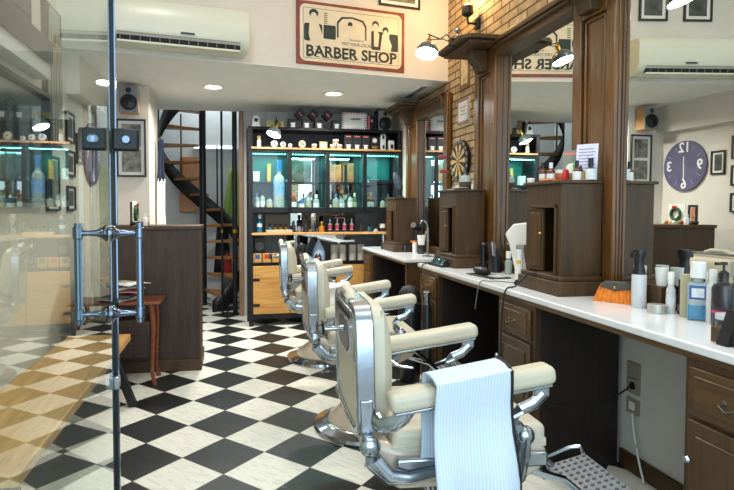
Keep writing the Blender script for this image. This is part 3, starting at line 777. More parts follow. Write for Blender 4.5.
towel('striped_towel', 'blue-white striped towel with black piping draped over the nearest chair arm', 'towel', .72, 1.50, -.155, .07, .42, .30, striped(), M_rub, zt=.825)
towel('white_towel', 'plain white towel folded over the far arm of the middle chair', 'towel', .80, 3.42, -.26, -.06, .14, .1, M_paper, None, zt=.825)

# ================================================================ WORKTOPS AND PEDESTALS (right wall)
CT = .87
FX = 1.445
def worktop(label, y0, y1, x1=1.86):
    t = thing('worktop', label, 'worktop', (FX, y0, CT))
    bx(0, x1-FX, 0, y1-y0, -.03, 0).build('stone_slab', M_marble, t, bevel=.006, seg=3)
    bx(.008, x1-FX, .008, y1-y0-.008, -.052, -.03).build('wooden_edge', M_woody, t, bevel=.003)
    return t
worktop('long white stone worktop along the near two mirrors', .7, 4.1)
worktop('shorter white stone worktop under the far mirror', 4.42, 5.95)
def pull(parent, x, y, z, vert=False):
    h = MB()
    h.tube([(x, y-.028, z), (x-.022, y-.026, z-.006), (x-.028, y, z-.018), (x-.022, y+.026, z-.006), (x, y+.028, z)], .0045, 8)
    h.lathe([(.010, 0), (.007, .008)], (x, y-.028, z), (-1, 0, 0), seg=10); h.lathe([(.010, 0), (.007, .008)], (x, y+.028, z), (-1, 0, 0), seg=10)
    h.build('handle', plain('dull_pewter', (84, 78, 68), .5, .7), parent)
def pedestal(label, y0, y1):
    t = thing('drawer_pedestal', label, 'cabinet', (FX+.02, (y0+y1)/2, 0), 0, 'pedestal cabinets under the worktops'); h = (y1-y0)/2
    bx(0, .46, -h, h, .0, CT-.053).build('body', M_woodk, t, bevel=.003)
    bx(-.002, .03, -h-.001, h+.001, .0, CT-.054).build('face_frame', M_wood, t, bevel=.002)
    bx(-.008, 0, -h, h, 0, .09).build('plinth', M_woodd, t, bevel=.003)
    d = bx(-.018, -.002, -h+.025, h-.025, .64, .795).build('drawer', M_woody, t, bevel=.004)
    bx(-.024, -.017, -h+.05, h-.05, .665, .77).build('raised_panel', M_woody, d, bevel=.006)
    pull(d, -.024, 0, .72)
    d = MB().box(-.018, -.002, -h+.025, h-.025, .115, .625).build('door', M_wood, t, bevel=.004)
    bx(-.024, -.017, -h+.06, h-.06, .16, .58).build('raised_panel', M_wood, d, bevel=.01)
    MB().lathe([(.004, 0), (.006, .012), (.012, .018), (.008, .026)], (-.018, h-.045, .5), (-1, 0, 0), seg=12).build('knob', M_chromeb, d)
    return t
pedestal('wooden drawer pedestal at the right edge of the photo', 1.17, 1.55)
pedestal('wooden drawer pedestal under the middle of the long worktop', 2.45, 2.81)
pedestal('wooden drawer pedestal at the far end of the long worktop', 3.71, 4.07)
pedestal('wooden drawer pedestal at the far end of the short worktop, by the shelf', 5.55, 5.9)
tag(bx(FX+.02, 1.9, 4.44, 4.47, 0, CT-.053).build('counter_end', M_wood, bevel=.003), 'brown wooden end panel carrying the near end of the far worktop', 'panel')
for nm, y0, y1, lb in (('back_panel', 2.82, 3.70, 'dark wooden back panel of the knee space between the two rear pedestals'), ('back_panel', 4.475, 5.54, 'dark wooden back panel of the knee space under the far worktop')):
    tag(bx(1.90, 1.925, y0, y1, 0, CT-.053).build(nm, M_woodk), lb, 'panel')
# plinth rail at the back of the worktop, wall panelling behind mirrors
bk = MB().box(1.88, 1.945, .7, 3.9, CT, 2.45); tag(bk.build('mirror_backboard', M_woodd), 'dark wooden backboard behind the two near mirrors', 'panel')
bk = MB().box(1.943, 1.949, 4.63, 5.75, CT, 2.32); tag(bk.build('mirror_backboard', M_woodd), 'dark wooden backboard behind the far mirror', 'panel')

def pilaster(label, y0, y1, ztop, shelf=True, x=1.86):
    t = thing('pilaster', label, 'pilaster', (x, (y0+y1)/2, CT), 0, 'wooden pilasters between the mirrors'); h = (y1-y0)/2; H_ = ztop-CT
    m = MB().box(-.028, .02, -h, h, 0, H_); m.build('shaft', M_pill, t, bevel=.005)
    m = MB().box(-.05, -.028, -h, -h+.07, 0, H_); m.box(-.05, -.028, h-.07, h, 0, H_)
    m.box(-.05, -.028, -h+.07, h-.07, H_-.16, H_)
    m.build('side_strip', M_pill, t, bevel=.006)
    w = h-.085
    m = MB()
    m.box(-.04, -.028, -w, -w+.014, .1, H_-.17).box(-.04, -.028, w-.014, w, .1, H_-.17).box(-.04, -.028, -w, w, H_-.184, H_-.17).box(-.04, -.028, -w, w, .1, .114)
    m.build('panel_moulding', M_pill, t, bevel=.005)
    bx(-.0525, .02, -h-.002, h+.002, 0, .05).build('base_block', M_pill, t, bevel=.006)
    if shelf:
        cb = MB().prism([(-.05, H_-.15), (-.10, H_-.15), (-.115, H_-.10), (-.15, H_-.07), (-.17, H_-.02), (-.17, H_), (-.05, H_)], 'y', -.055, .055)
        cb.build('corbel', M_woodd, t, bevel=.006)
    return t
pilaster('broad walnut pilaster behind the near tower cabinet', 2.368, 2.70, 2.435)
pilaster('walnut pilaster behind the middle tower cabinet, beside the dartboard', 3.573, 3.90, 2.425)
pilaster('lower walnut pilaster at the far end of the far mirror', 5.37, 5.72, 2.32, x=1.925)
def capshelf(label, y0, y1, z, d=.4, x=1.86):
    t = thing('cornice_shelf', label, 'shelf', (x, (y0+y1)/2, z)); h = (y1-y0)/2
    MB().prism([(-d, -h+.05), (-d+.05, -h), (1.945-x, -h), (1.945-x, h), (-d+.05, h), (-d, h-.05)], 'z', 0, .028).build('board', M_woodd, t, bevel=.004)
    MB().prism([(-d+.05, -h+.03), (1.945-x, -h+.03), (1.945-x, h-.03), (-d+.05, h-.03)], 'z', -.02, 0).build('moulding', M_woodd, t, bevel=.006)
capshelf('dark wooden cornice shelf jutting above the middle pilaster', 3.48, 3.99, 2.445, .32)
capshelf('dark wooden cornice shelf above the broad near pilaster', 2.28, 2.79, 2.455, .32)
capshelf('dark wooden cornice shelf above the pilaster at the far mirror', 5.28, 5.81, 2.335, .28, 1.925)

def mirror(label, y0, y1, z0, z1, ztop, x=1.86, turn=0, tilt=0):
    t = thing('wall_mirror', label, 'mirror', (x, (y0+y1)/2, CT), 0, 'tall wood-framed wall mirrors'); h = (y1-y0)/2
    gl = bx(.0, .004, -h, h, z0-CT, z1-CT).build('mirror_glass', M_mirror, t); gl.rotation_euler = (0, R(tilt), R(turn)); gl.location = (-.0, 0, 0)
    m = MB().box(-.05, .015, -h, h, z1-CT, ztop-CT); m.box(-.09, .015, -h, h, ztop-CT-.03, ztop-CT); m.box(-.075, .015, -h, h, ztop-CT-.05, ztop-CT-.03)
    m.build('top_rail', M_woody, t, bevel=.005)
    bx(-.03, .015, -h, h, 0, z0-CT).build('bottom_rail', M_woody, t, bevel=.004)
    return t
mirror('nearest large wall mirror at the right edge, reflecting the purple clock', .72, 2.363, .93, 2.36, 2.455, turn=.9, tilt=.2)
mirror('middle wall mirror, reflecting the tin sign in reverse', 2.705, 3.568, .93, 2.36, 2.455, turn=-.5, tilt=.4)
mirror('far narrow wall mirror next to the display shelf', 4.72, 5.365, .93, 2.195, 2.335, x=1.925)
tag(bx(1.895, 1.94, 4.63, 4.715, CT, 2.335).build('mirror_jamb', M_pill, bevel=.006), 'plain walnut upright at the near side of the far mirror', 'jamb')

def tower(label, y0, y1, zt):
    t = thing('tower_cabinet', label, 'cabinet', (1.86, (y0+y1)/2, CT), 0, 'tower cabinets standing on the worktops'); h = (y1-y0)/2; H_ = zt-CT; x0 = -.27
    xe = -.053
    # hollow body open at the front
    m = MB().box(x0, xe, -h, -h+.018, .1, H_-.016).box(x0, xe, h-.018, h, .1, H_-.016).box(xe-.012, xe, -h+.018, h-.018, .1, H_-.016)
    m.box(x0, x0+.018, -h+.018, h-.018, H_-.13, H_-.016).box(x0, x0+.018, -h+.018, -h+.05, .1, H_-.13).box(x0, x0+.018, h-.05, h-.018, .1, H_-.13).box(x0, xe, -h, h, .08, .1)
    m.build('body', M_woodd, t, bevel=.002)
    fr = MB()
    fr.box(x0-.008, x0, -h+.035, -h+.05, .1, H_-.12).box(x0-.008, x0, h-.05, h-.035, .1, H_-.12).box(x0-.008, x0, -h+.035, h-.035, H_-.135, H_-.12)
    fr.build('front_moulding', M_woodd, t, bevel=.002)
    bx(x0-.015, xe, -h-.012, h+.012, H_-.016, H_).build('top_board', M_woodd, t, bevel=.003)
    m = MB().box(x0-.03, xe, -h-.03, h+.03, 0, .07).box(x0-.018, xe, -h-.018, h+.018, .07, .095)
    m.build('plinth', M_woodd, t, bevel=.005)
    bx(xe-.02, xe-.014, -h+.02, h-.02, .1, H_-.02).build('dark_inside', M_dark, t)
    T = Matrix.Translation((x0-.002, h-.052, 0)) @ Matrix.Rotation(R(14), 4, 'Z')
    d = MB(); d.box(-.016, 0, -.10, 0, .105, H_-.137, T); dd = d.build('door', M_woodd, t, bevel=.002)
    d = MB(); d.box(-.021, -.015, -.085, -.015, .13, H_-.16, T); d.build('door_panel', M_wood, dd, bevel=.003)
    d = MB(); v_ = T @ Vector((-.016, -.09, .3)); d.lathe([(.003, 0), (.008, .01), (.005, .016)], v_, (-1, 0, 0), seg=10); d.build('knob', M_brass, dd)
    return t
tower('nearest dark wooden tower cabinet on the worktop, its door ajar', 2.44, 2.76, 1.437)
tower('middle wooden tower cabinet on the worktop, below the dartboard', 3.70, 4.02, 1.437)
tower('far wooden tower cabinet on the short worktop by the display shelf', 5.16, 5.48, 1.405)

# ================================================================ LAMPS
def arm_lamp(label, base, tip, tilt, power, col=(1, .97, .9)):
    """base is on the shelf, tip is where the shade hangs"""
    t = thing('clamp_lamp', label, 'lamp', base, 0, 'brass and grey clamp lamps')
    b, e = Vector((0, 0, 0)), Vector(tip)-Vector(base)
    MB().box(-.02, .02, -.02, .02, -.04, .03).build('clamp', M_black, t, bevel=.003)
    m = e*.5 + Vector((0, 0, .04))
    MB().tube([(0, 0, .02), (m.x*.5, m.y*.5, .055), tuple(m), tuple(e+Vector((0, 0, .09)))], .0045, 8).build('arm', M_blackm, t)
    MB().tube([(0, 0, .0), (m.x*.8, m.y*.8, .02), (e.x, e.y, e.z+.05)], .0035, 8).build('lower_arm', M_blackm, t)
    q = Matrix.Translation(e) @ Matrix.Rotation(R(-15), 4, 'X') @ Matrix.Rotation(R(tilt), 4, 'Y') @ Matrix.Scale(1.02, 4)
    k = MB(); k.M = q; k.lathe([(.016, .02), (.016, .06), (.008, .075), (.004, .10)], seg=14); k.build('brass_fitting', M_brass, t)
    k = MB(); k.M = q; k.lathe([(.078, -.055), (.078, -.048), (.072, -.02), (.055, .008), (.03, .024), (.016, .028), (.014, .026), (.028, .021), (.052, .005), (.069, -.022), (.074, -.048)], seg=32, cap=False)
    k.build('lamp_shade', plain('shade_grey', (84, 96, 98), .35, .2), t)
    k = MB(); k.M = q; k.lathe([(.001, -.070), (.03, -.067), (.055, -.060), (.072, -.052), (.072, -.045), (.001, -.02)], seg=28); k.build('bulb', emit('bulb_glow', (255, 250, 240), 30), t)
    w = Vector(base)+e
    spot('clamp_lamp_glow', tuple(w + Vector((math.sin(R(tilt))*-.08, 0, -.08))), (0, R(tilt), 0), power, col, 140, .8, .05)
    return t
arm_lamp('clamp lamp with grey shade reaching out from the middle cornice shelf', (1.56, 3.72, 2.475), (1.37, 3.70, 2.43), 14, 22)
arm_lamp('clamp lamp above the near tower cabinet, seen only in the near mirror', (1.56, 2.56, 2.485), (1.38, 2.54, 2.44), 14, 20)
arm_lamp('clamp lamp hanging in front of the display shelf, top left', (.50, 6.02, 2.23), (.47, 5.85, 2.13), 20, 6)
sc = thing('wall_sconce', 'small black wall sconce casting orange light on the bricks', 'lamp', (WX, 4.12, 2.76))
bx(-.03, 0, -.03, .03, -.04, .04).build('backplate', M_blackm, sc, bevel=.004)
MB().tube([(-.02, 0, 0), (-.09, 0, .0), (-.10, 0, .05)], .01).build('arm', M_blackm, sc)
MB().lathe([(.02, 0), (.045, .02), (.045, .08), (.04, .08), (.04, .02)], (-.10, 0, .05), cap=False).build('shade', M_blackm, sc)
MB().ball((-.10, 0, .13), .028).build('bulb', emit('amber_bulb', (255, 190, 90), 14), sc)
point('sconce_glow', (WX-.17, 4.12, 2.98), 15, (1, .62, .26), .04)
k = thing('chrome_bell', 'small chrome ornament fixed on the bricks beside the sign wall', 'ornament', (WX, 4.46, 2.82))
MB().ball((-.04, 0, 0), .026).ball((-.04, 0, -.05), .018).ball((-.04, .035, .01), .016).cyl((0, 0, 0), (-.04, 0, 0), .006).build('ornament', M_chrome, k)

# ---- things on the brick wall
db = thing('dartboard', 'round black and cream dartboard hanging on the brick wall', 'dartboard', (WX, 4.42, 1.70))
DR = .18
MB().cyl((-.001, 0, 0), (-.035, 0, 0), DR, DR, 40).build('board', M_black, db, bevel=.003)
for nm, mt, ph in (('cream_segment', plain('dart_cream', (206, 184, 120), .8), 0), ('dark_segment', plain('dart_dark', (40, 40, 34), .8), 1)):
    g = MB()
    for i in range(ph, 20, 2):
        a0, a1 = R(18*i-9), R(18*i+9)
        g.prism([(.015*math.cos(a0), .015*math.sin(a0)), (.145*math.cos(a0), .145*math.sin(a0)), (.145*math.cos(a1), .145*math.sin(a1)), (.015*math.cos(a1), .015*math.sin(a1))], 'x', -.0385, -.035)
    g.build(nm, mt, db)
g = MB()
for i in range(20):
    for r0, r1 in ((.138, .146), (.083, .09)):
        if i % 2: continue
        a0, a1 = R(18*i-9), R(18*i+9)
        g.prism([(r0*math.cos(a0), r0*math.sin(a0)), (r1*math.cos(a0), r1*math.sin(a0)), (r1*math.cos(a1), r1*math.sin(a1)), (r0*math.cos(a1), r0*math.sin(a1))], 'x', -.0392, -.0384)
g.lathe([(.012, .035), (.012, .0395)], (0, 0, 0), (-1, 0, 0), seg=12)
g.build('red_ring', M_red2, db)
nums = (20,1,18,4,13,6,10,15,2,17,3,19,7,16,8,11,14,9,12,5)
for i, v in enumerate(nums):
    a = R(90-18*i)
    text('number', str(v), .032, plain('wire_white', (206, 204, 196), .4), db, (-.0355, -.167*math.cos(a), .167*math.sin(a)), (R(90), 0, R(-90)), .0006)
def dart(label, y, z):
    t = thing('dart', label, 'dart', (WX-.038, y, z), 0, 'darts stuck in the dartboard')
    MB().cyl((0, 0, 0), (-.08, -.0, .004), .003, seg=8).build('barrel', M_chrome, t)
    f = MB().box(-.15, -.08, -.001, .001, -.012, .02).box(-.15, -.08, -.016, .016, .003, .005); f.build('flight', plain('flight_pink', (190, 84, 110), .5), t)
dart('upper pink-flighted dart stuck in the dartboard', 4.48, 1.735)
dart('lower pink-flighted dart stuck in the dartboard', 4.46, 1.61)
def plaque(name, label, y, z, w, h, base, border):
    t = thing(name, label, 'sign', (WX, y, z), R(-90))
    bx(-w/2, w/2, -.012, 0, 0, h).build('plate', base, t, bevel=.002)
    if border:
        n = 10
        for j, mm in enumerate((plain('border_red', (190, 70, 66), .5), plain('border_blue', (70, 90, 160), .5))):
            b = MB()
            for i in range(j, n, 2):
                x = -w/2+w*i/n; b.box(x, x+w/n*.8, -.0128, -.012, .0, .018).box(x, x+w/n*.8, -.0128, -.012, h-.018, h)
                zz = h*i/n; b.box(-w/2, -w/2+.016, -.0128, -.012, zz, zz+h/n*.8).box(w/2-.016, w/2, -.0128, -.012, zz, zz+h/n*.8)
            b.build('border_stripe', mm, t)
    return t
pq = plaque('wall_plaque', 'white plaque with red and blue dashed border on the bricks', 4.39, 2.02, .22, .2, M_paper, True)
MB().box(-.06, .06, -.013, -.012, .13, .137).box(-.05, .05, -.013, -.012, .10, .106).box(-.06, .06, -.013, -.012, .07, .076).build('printed_lines', M_inkl, pq)
po = plaque('wall_poster', 'tall brown vintage poster on the bricks above the small plaque', 4.37, 2.30, .19, .3, plain('poster_brown', (120, 92, 62), .6), False)
bx(-.065, .065, -.0128, -.012, .04, .26).build('print', plain('poster_print', (196, 180, 140), .6, noise=.5, nscale=18), po)

# ================================================================ OUTLETS AND CABLES
o_ = thing('wall_outlet', 'double beige wall socket with a switch in the knee space', 'socket', (WX, 2.37, .33), R(-90))
for z in (0, .1, .18):
    bx(-.042, .042, -.012, 0, z-.04, z+.035).build('socket_plate', plain('socket_beige', (150, 144, 128), .5), o_, bevel=.003)
MB().lathe([(.02, .012), (.018, .016)], (0, 0, .1), (0, -1, 0), seg=16).build('socket_hole', M_black, o_)
bx(-.02, .02, -.016, -.012, -.02, .02).build('switch', M_white, o_, bevel=.002)
def cable(label, pts, r, mat, name='power_cable'):
    def cr(p0, p1, p2, p3, t): return tuple(.5*((2*b)+(-a+c)*t+(2*a-5*b+4*c-d)*t*t+(-a+3*b-3*c+d)*t**3) for a, b, c, d in zip(p0, p1, p2, p3))
    P_ = [pts[0]]+list(pts)+[pts[-1]]; out = []
    for i in range(len(pts)-1):
        for k in range(8): out.append(cr(P_[i], P_[i+1], P_[i+2], P_[i+3], k/8))
    out.append(pts[-1])
    return tag(MB().tube(out, r, 8).build(name, mat), label, 'cable')
cable('black cable sagging from the wall socket to the pedestal', [(1.93, 2.37, .43), (1.88, 2.37, .40), (1.75, 2.38, .33), (1.6, 2.40, .33), (1.455, 2.43, .36)], .004, M_rub)
cable('white cable hanging from the socket down to the floor', [(1.932, 2.36, .30), (1.925, 2.34, .22), (1.92, 2.3, .1), (1.91, 2.25, .01)], .005, M_white)
cable('black cable looping from the near tower cabinet over the worktop edge', [(1.60, 2.58, .965), (1.55, 2.66, .95), (1.50, 2.70, .885), (1.44, 2.70, .86), (1.432, 2.72, .7), (1.435, 2.74, .5)], .0045, M_rub)
cable('thin grey cable lying across the worktop beside the clippers', [(1.62, 2.86, .874), (1.55, 2.95, .874), (1.49, 2.98, .874), (1.437, 3.0, .86), (1.435, 3.05, .7)], .003, M_greyp)
cable('black cable hanging over the front edge of the far pedestal', [(1.6, 3.9, .878), (1.5, 3.95, .878), (1.44, 3.97, .868), (1.434, 3.98, .75), (1.436, 3.93, .6)], .004, M_rub)

# ================================================================ THINGS ON THE NEAR WORKTOP
M_lab = plain('pale_label', (214, 220, 222), .6, noise=.15, nscale=60)
M_labblue = plain('blue_label', (46, 86, 150), .5, noise=.5, nscale=60)
M_beige = plain('beige_tube', (178, 172, 140), .45)
M_dbot = plain('charcoal_bottle', (34, 34, 38), .3, coat=.3)
def sprayer(label, loc, h, r, rot=0):
    t = thing('spray_bottle', label, 'spray bottle', loc, rot)
    MB().lathe([(r*.95, 0), (r, .006), (r, h*.56), (r*.9, h*.58)], seg=24).build('body', M_clearp, t)
    MB().lathe([(r*.9, h*.30), (r+.0007, h*.30), (r+.0007, h*.32)], seg=24, cap=False).build('ring', M_white, t)
    m = MB().lathe([(r*.9, h*.56), (r*.85, h*.62), (r*.62, h*.75), (r*.68, h*.84), (r*.9, h*.93), (r*.85, h)], seg=20)
    m.box(-r*1.3, -r*.6, -.008, .008, h*.86, h*.96)
    m.build('spray_head', M_black, t)
    return t
sprayer('tall clear spray bottle with black trigger head on the near worktop', (1.74, 2.10, CT), .25, .029)
t = thing('wooden_box', 'low dark wooden box on the near worktop by the mirror', 'box', (1.81, 2.10, CT))
MB().box(-.035, .03, -.08, .08, 0, .1).build('box_body', M_woodd, t, bevel=.003)
for i, (x, y) in enumerate(((1.795, 2.16), (1.815, 2.06))):
    tag(MB().lathe([(.02, 0), (.026, .075), (.023, .075), (.018, .006)], seg=20).build('paper_cup', M_white, loc=(x, y, CT+.1)), ['white cup on the wooden box, the farther one', 'white cup on the wooden box, the nearer one'][i], 'cup', 'white cups on the box')
tag(MB().lathe([(.033, 0), (.034, .003), (.034, .022), (.036, .023), (.036, .034), (.033, .036)], seg=28).build('round_tin', plain('tin_grey', (190, 192, 184), .35, .6), loc=(1.725, 1.98, CT)), 'low round grey tin on the near worktop', 'tin')
jar('spray_vial', 'slim white spray vial right of the round tin', 'bottle', (1.775, 1.965, CT), .17, .017, M_clearp, M_white, .3, .012, .011, lab=M_lab)
jar('dark_bottle', 'narrow charcoal bottle between the white vial and the beige tube', 'bottle', (1.81, 1.945, CT), .14, .018, M_dbot, M_black, .2, .014, .012, lab=plain('grey_label', (120, 120, 120), .5), labz=(.1, .35))
t = thing('beige_carton', 'tall beige carton beside the mouthwash-blue bottle', 'carton', (1.775, 1.885, CT), R(30)); bx(-.016, .016, -.02, .02, 0, .17).build('carton_body', M_beige, t, bevel=.002)
bx(-.014, .014, -.0205, -.02, .03, .05).build('label_print', M_lab, t)
t = jar('lotion_bottle', 'large clear square bottle with blue liquid and a white cap', 'bottle', (1.765, 1.825, CT), .225, .034, M_glassy, M_white, .27, .026, .018, lab=M_labblue, labz=(.5, .82), square=True, rot=R(-42))
bx(-.031, .031, -.0192, .0192, .004, .062).build('blue_liquid', M_blueliq, t, bevel=.003)
bx(-.02, .02, -.0205, -.0196, .09, .125).build('white_label', M_lab, t)
jar('lotion_bottle', 'slim white bottle right of the blue liquid bottle', 'bottle', (1.79, 1.785, CT), .2, .021, M_white, M_white, .18, .013, .012)
t = jar('pump_bottle', 'black pump bottle with a pink band on the near worktop', 'bottle', (1.765, 1.715, CT), .235, .036, M_dbot, M_black, .25, .016, .015, pump=True)
MB().lathe([(.0365, .05), (.0365, .06)], seg=24, cap=False).build('pink_band', plain('pink_band', (206, 60, 110), .5), t)
jar('hair_gel_jar', 'clear-bottomed jar with a white rim and dark gel at the right edge', 'jar', (1.70, 1.64, CT), .062, .03, M_dbot, M_clearp, .3, .031, None)
jar('lotion_bottle', 'white bottle behind the black pump bottle', 'bottle', (1.82, 1.68, CT), .2, .024, M_white, M_glassy, .2, .02, .015)
jar('lotion_bottle', 'pale glass bottle close to the mirror at the right edge', 'bottle', (1.815, 1.60, CT), .21, .022, M_glassy, M_white, .2, .014, .012)
t = thing('brush_holder', 'small wooden block with a black stand at the right edge', 'holder', (1.56, 1.47, CT)); bx(-.03, .05, -.06, .06, 0, .05).build('block', M_wood, t, bevel=.003)
MB().prism([(-.05, 0), (-.03, 0), (.0, .11), (-.012, .11)], 'y', -.02, .02).build('stand', M_black, t)
# orange purse
t = thing('clutch_purse', 'orange fringed clutch purse with a grey flap leaning at the pilaster', 'purse', (1.748, 2.238, CT), R(-58))
m = MB().grid(lambda u, v: ((u-.5)*(.185-.05*v), -.014-.03*math.sin(PI*(1-v)*.5+.3)-.004*math.sin(u*60), .082*v), 40, 10)
m.grid(lambda u, v: ((u-.5)*(.19-.04*v), .02-.012*v, .082*v), 10, 4)
m.box(-.09, .09, -.02, .018, 0, .03)
m.build('purse_body', M_orange, t)
MB().prism([(-.06, .085), (-.068, .068), (-.035, .062), (0, .052), (.035, .062), (.068, .068), (.06, .085), (.04, .098), (-.04, .098)], 'y', -.04, -.02).build('flap', plain('flap_grey', (74, 72, 66), .6), t, bevel=.004)
MB().ball((0, -.042, .07), .007).build('clasp', M_brass, t)

# ---- towards the middle station
t = thing('neck_strip_dispenser', 'tall white angular stand on the worktop left of the near tower', 'dispenser', (1.72, 3.02, CT), R(-52))
MB().prism([(-.05, .335), (-.10, .275), (-.075, .22), (-.03, .03), (-.04, 0), (.035, 0), (.02, .03), (-.01, .21), (.065, .215), (.065, .33), (.02, .345)], 'y', -.03, .03).build('stand_body', M_white, t, bevel=.008, seg=3)
t = thing('hair_clipper', 'white hair clipper standing upright by the near tower cabinet', 'clipper', (1.60, 2.84, CT), R(-50))
MB().lathe([(.016, 0), (.02, .02), (.02, .12), (.016, .17), (.02, .2)], seg=16).build('clipper_body', M_white, t)
bx(-.018, .018, -.012, .012, .2, .225).build('blade', M_chrome, t)
MB().box(-.012, .012, -.022, -.017, .12, .14).build('yellow_mark', plain('yellow_mark', (220, 180, 50), .5), t)
MB().lathe([(.03, 0), (.03, .012), (.02, .03)], seg=20).build('charger', M_black, t)
jar('lotion_bottle', 'small white bottle next to the white angular stand', 'bottle', (1.80, 3.22, CT), .16, .018, M_white, M_white, .2, .012, .011)
jar('lotion_bottle', 'clear bottle with pale cap left of the white angular stand', 'bottle', (1.78, 3.30, CT), .15, .022, M_glassy, M_white, .3, .016, .012)
t = thing('brush_pot', 'black pot of combs and brushes on the middle worktop', 'pot', (1.75, 3.42, CT))
MB().lathe([(.042, 0), (.045, .11), (.04, .11), (.038, .01)], seg=24).build('pot', M_black, t)
for i in range(5):
    a = i*1.25; MB().tube([(.015*math.cos(a), .015*math.sin(a), .02), (.05*math.cos(a), .05*math.sin(a), .18+.01*i)], [.004, .007], 8).build('comb', [M_black, M_greyp, M_black, M_chromeb, M_dbot][i], t)
jar('powder_shaker', 'black shaker with a stepped lid beside the comb pot', 'shaker', (1.80, 3.50, CT), .15, .032, M_dbot, M_black, .3, .02, .018)
t = thing('hair_trimmer', 'black trimmer standing on its charger at the middle station', 'trimmer', (1.78, 3.66, CT))
MB().lathe([(.03, 0), (.032, .025), (.018, .05), (.02, .13), (.016, .17)], seg=16).build('trimmer_body', M_black, t)
bx(-.012, .012, -.01, .01, .17, .185).build('blade', M_chromeb, t)
t = thing('comb_tray', 'flat black tray with clipper combs lying on the worktop', 'tray', (1.60, 3.22, CT), R(8))
bx(-.07, .07, -.14, .14, 0, .008).build('tray', M_black, t, bevel=.003)
MB().lathe([(.02, 0), (.028, .03), (.028, .11), (.02, .14)], (0, .0, .028), (0, 1, 0), seg=14).build('black_brush', M_black, t)
for i in range(3): bx(-.03, .045, -.12+i*.03, -.105+i*.03, .008, .014).build('comb', M_white, t)
t = thing('guard_rack', 'black rack of clipper guards at the foot of the middle tower', 'rack', (1.54, 3.86, CT), R(4))
bx(-.05, .04, -.11, .11, 0, .02).build('rack', M_black, t, bevel=.003)
for i in range(7): MB().prism([(-.035, .02), (.03, .02), (.03, .035), (-.01, .055+.006*(i % 3))], 'y', -.1+i*.03, -.08+i*.03).build('guard', M_dbot, t)
# far worktop
fc = thing('tap', 'slim chrome tap with a curved spout on the far worktop', 'tap', (1.72, 4.62, CT))
MB().tube([(0, 0, 0), (0, 0, .26), (-.01, 0, .3), (-.035, 0, .325), (-.06, 0, .32), (-.07, 0, .29)], .009, 12).build('spout', M_chrome, fc)
MB().lathe([(.05, 0), (.05, .006), (.014, .012)], seg=24).build('base_plate', M_chrome, fc)
MB().tube([(0, -.01, .12), (-.01, -.05, .15)], .006).build('tap_lever', M_chrome, fc)
jar('powder_bottle', 'white bottle on the far worktop', 'bottle', (1.74, 5.02, CT), .1, .021, M_white, M_white, .2, .021)
jar('black_jar', 'black tub under a white cup on the far worktop', 'jar', (1.77, 4.92, CT), .085, .034, M_dbot, M_black, .3, .035)
tag(MB().lathe([(.028, 0), (.04, .09), (.037, .09), (.026, .006)], seg=20).build('paper_cup', M_white, loc=(1.77, 4.92, CT+.085)), 'white paper cup stacked on the black tub', 'cup')
t = thing('hair_dryer', 'black hair dryer standing on an orange stand on the far worktop', 'hair dryer', (1.77, 5.08, CT), R(40))
bx(-.05, .05, -.03, .03, .1, .115).build('orange_stand', plain('orange_stand', (196, 110, 50), .5), t)
MB().box(-.035, -.025, -.02, .02, 0, .1).box(.025, .035, -.02, .02, 0, .1).build('stand_leg', M_black, t)
MB().tube([(0, 0, .115), (0, 0, .2), (.01, 0, .235)], .016, 12).lathe([(.03, -.05), (.034, 0), (.028, .05), (.02, .08)], (0, 0, .25), (1, 0, -.4), seg=18).build('dryer_body', M_black, t)
t = thing('electric_shaver', 'steel-topped upright shaver at the front of the far worktop', 'shaver', (1.58, 5.55, CT))
MB().lathe([(.026, 0), (.028, .05), (.02, .06)], seg=18).build('stand', M_black, t)
MB().lathe([(.018, .06), (.018, .14), (.012, .16)], seg=18).build('shaver_body', M_chrome, t)
jar('aftershave_bottle', 'dark small bottle in front of the hair dryer', 'bottle', (1.68, 5.12, CT), .09, .022, M_dbot, M_black, .25, .014, .012)
t = thing('hair_trimmer', 'black trimmer lying flat on the far worktop', 'trimmer', (1.66, 5.3, CT+.02), R(30))
MB().lathe([(.014, -.08), (.019, -.04), (.018, .05), (.012, .09)], (0, 0, 0), (0, 1, 0), seg=14).build('trimmer_body', M_black, t)
t = thing('reading_lamp', 'curved black desk lamp standing on the far tower cabinet', 'lamp', (1.68, 5.32, 1.405))
MB().lathe([(.05, 0), (.05, .012), (.01, .02)], seg=20).build('base', M_black, t)
MB().tube([(0, 0, .015), (.02, 0, .1), (-.03, 0, .2), (-.05, 0, .24)], .012).build('arm', M_black, t)
MB().lathe([(.02, 0), (.034, .04), (.034, .16), (.028, .17)], (-.05, 0, .25), (.25, -.2, -1), seg=18).build('lamp_head', plain('steel_blue', (78, 92, 110), .3, .5), t)

# ---- on the tower cabinets
ZT = 1.437
jar('beard_oil_bottle', 'amber oil bottle on the near tower cabinet, left of the pair', 'bottle', (1.635, 2.68, ZT), .105, .018, M_amber, M_black, .3, .009, .009, lab=M_lab, group='amber bottles on the near tower')
jar('beard_oil_bottle', 'amber oil bottle on the near tower cabinet, right of the pair', 'bottle', (1.645, 2.62, ZT), .10, .021, M_amber, M_clearp, .3, .010, .010, lab=M_lab, group='amber bottles on the near tower')
jar('hair_wax_jar', 'glass jar with orange band on the near tower cabinet', 'jar', (1.675, 2.585, ZT), .06, .024, plain('orange_jar', (176, 84, 40), .3), M_clearp, .3, .025)
jar('white_tub', 'small white tub at the left edge of the near tower top', 'jar', (1.615, 2.76, ZT), .026, .02, M_white, M_white, .3, .021)
jar('beard_oil_bottle', 'amber dropper bottle with a white label in front of the pale flyer', 'bottle', (1.70, 2.485, ZT), .10, .019, M_amber, M_black, .35, .009, .009, lab=M_white, labz=(.05, .7))
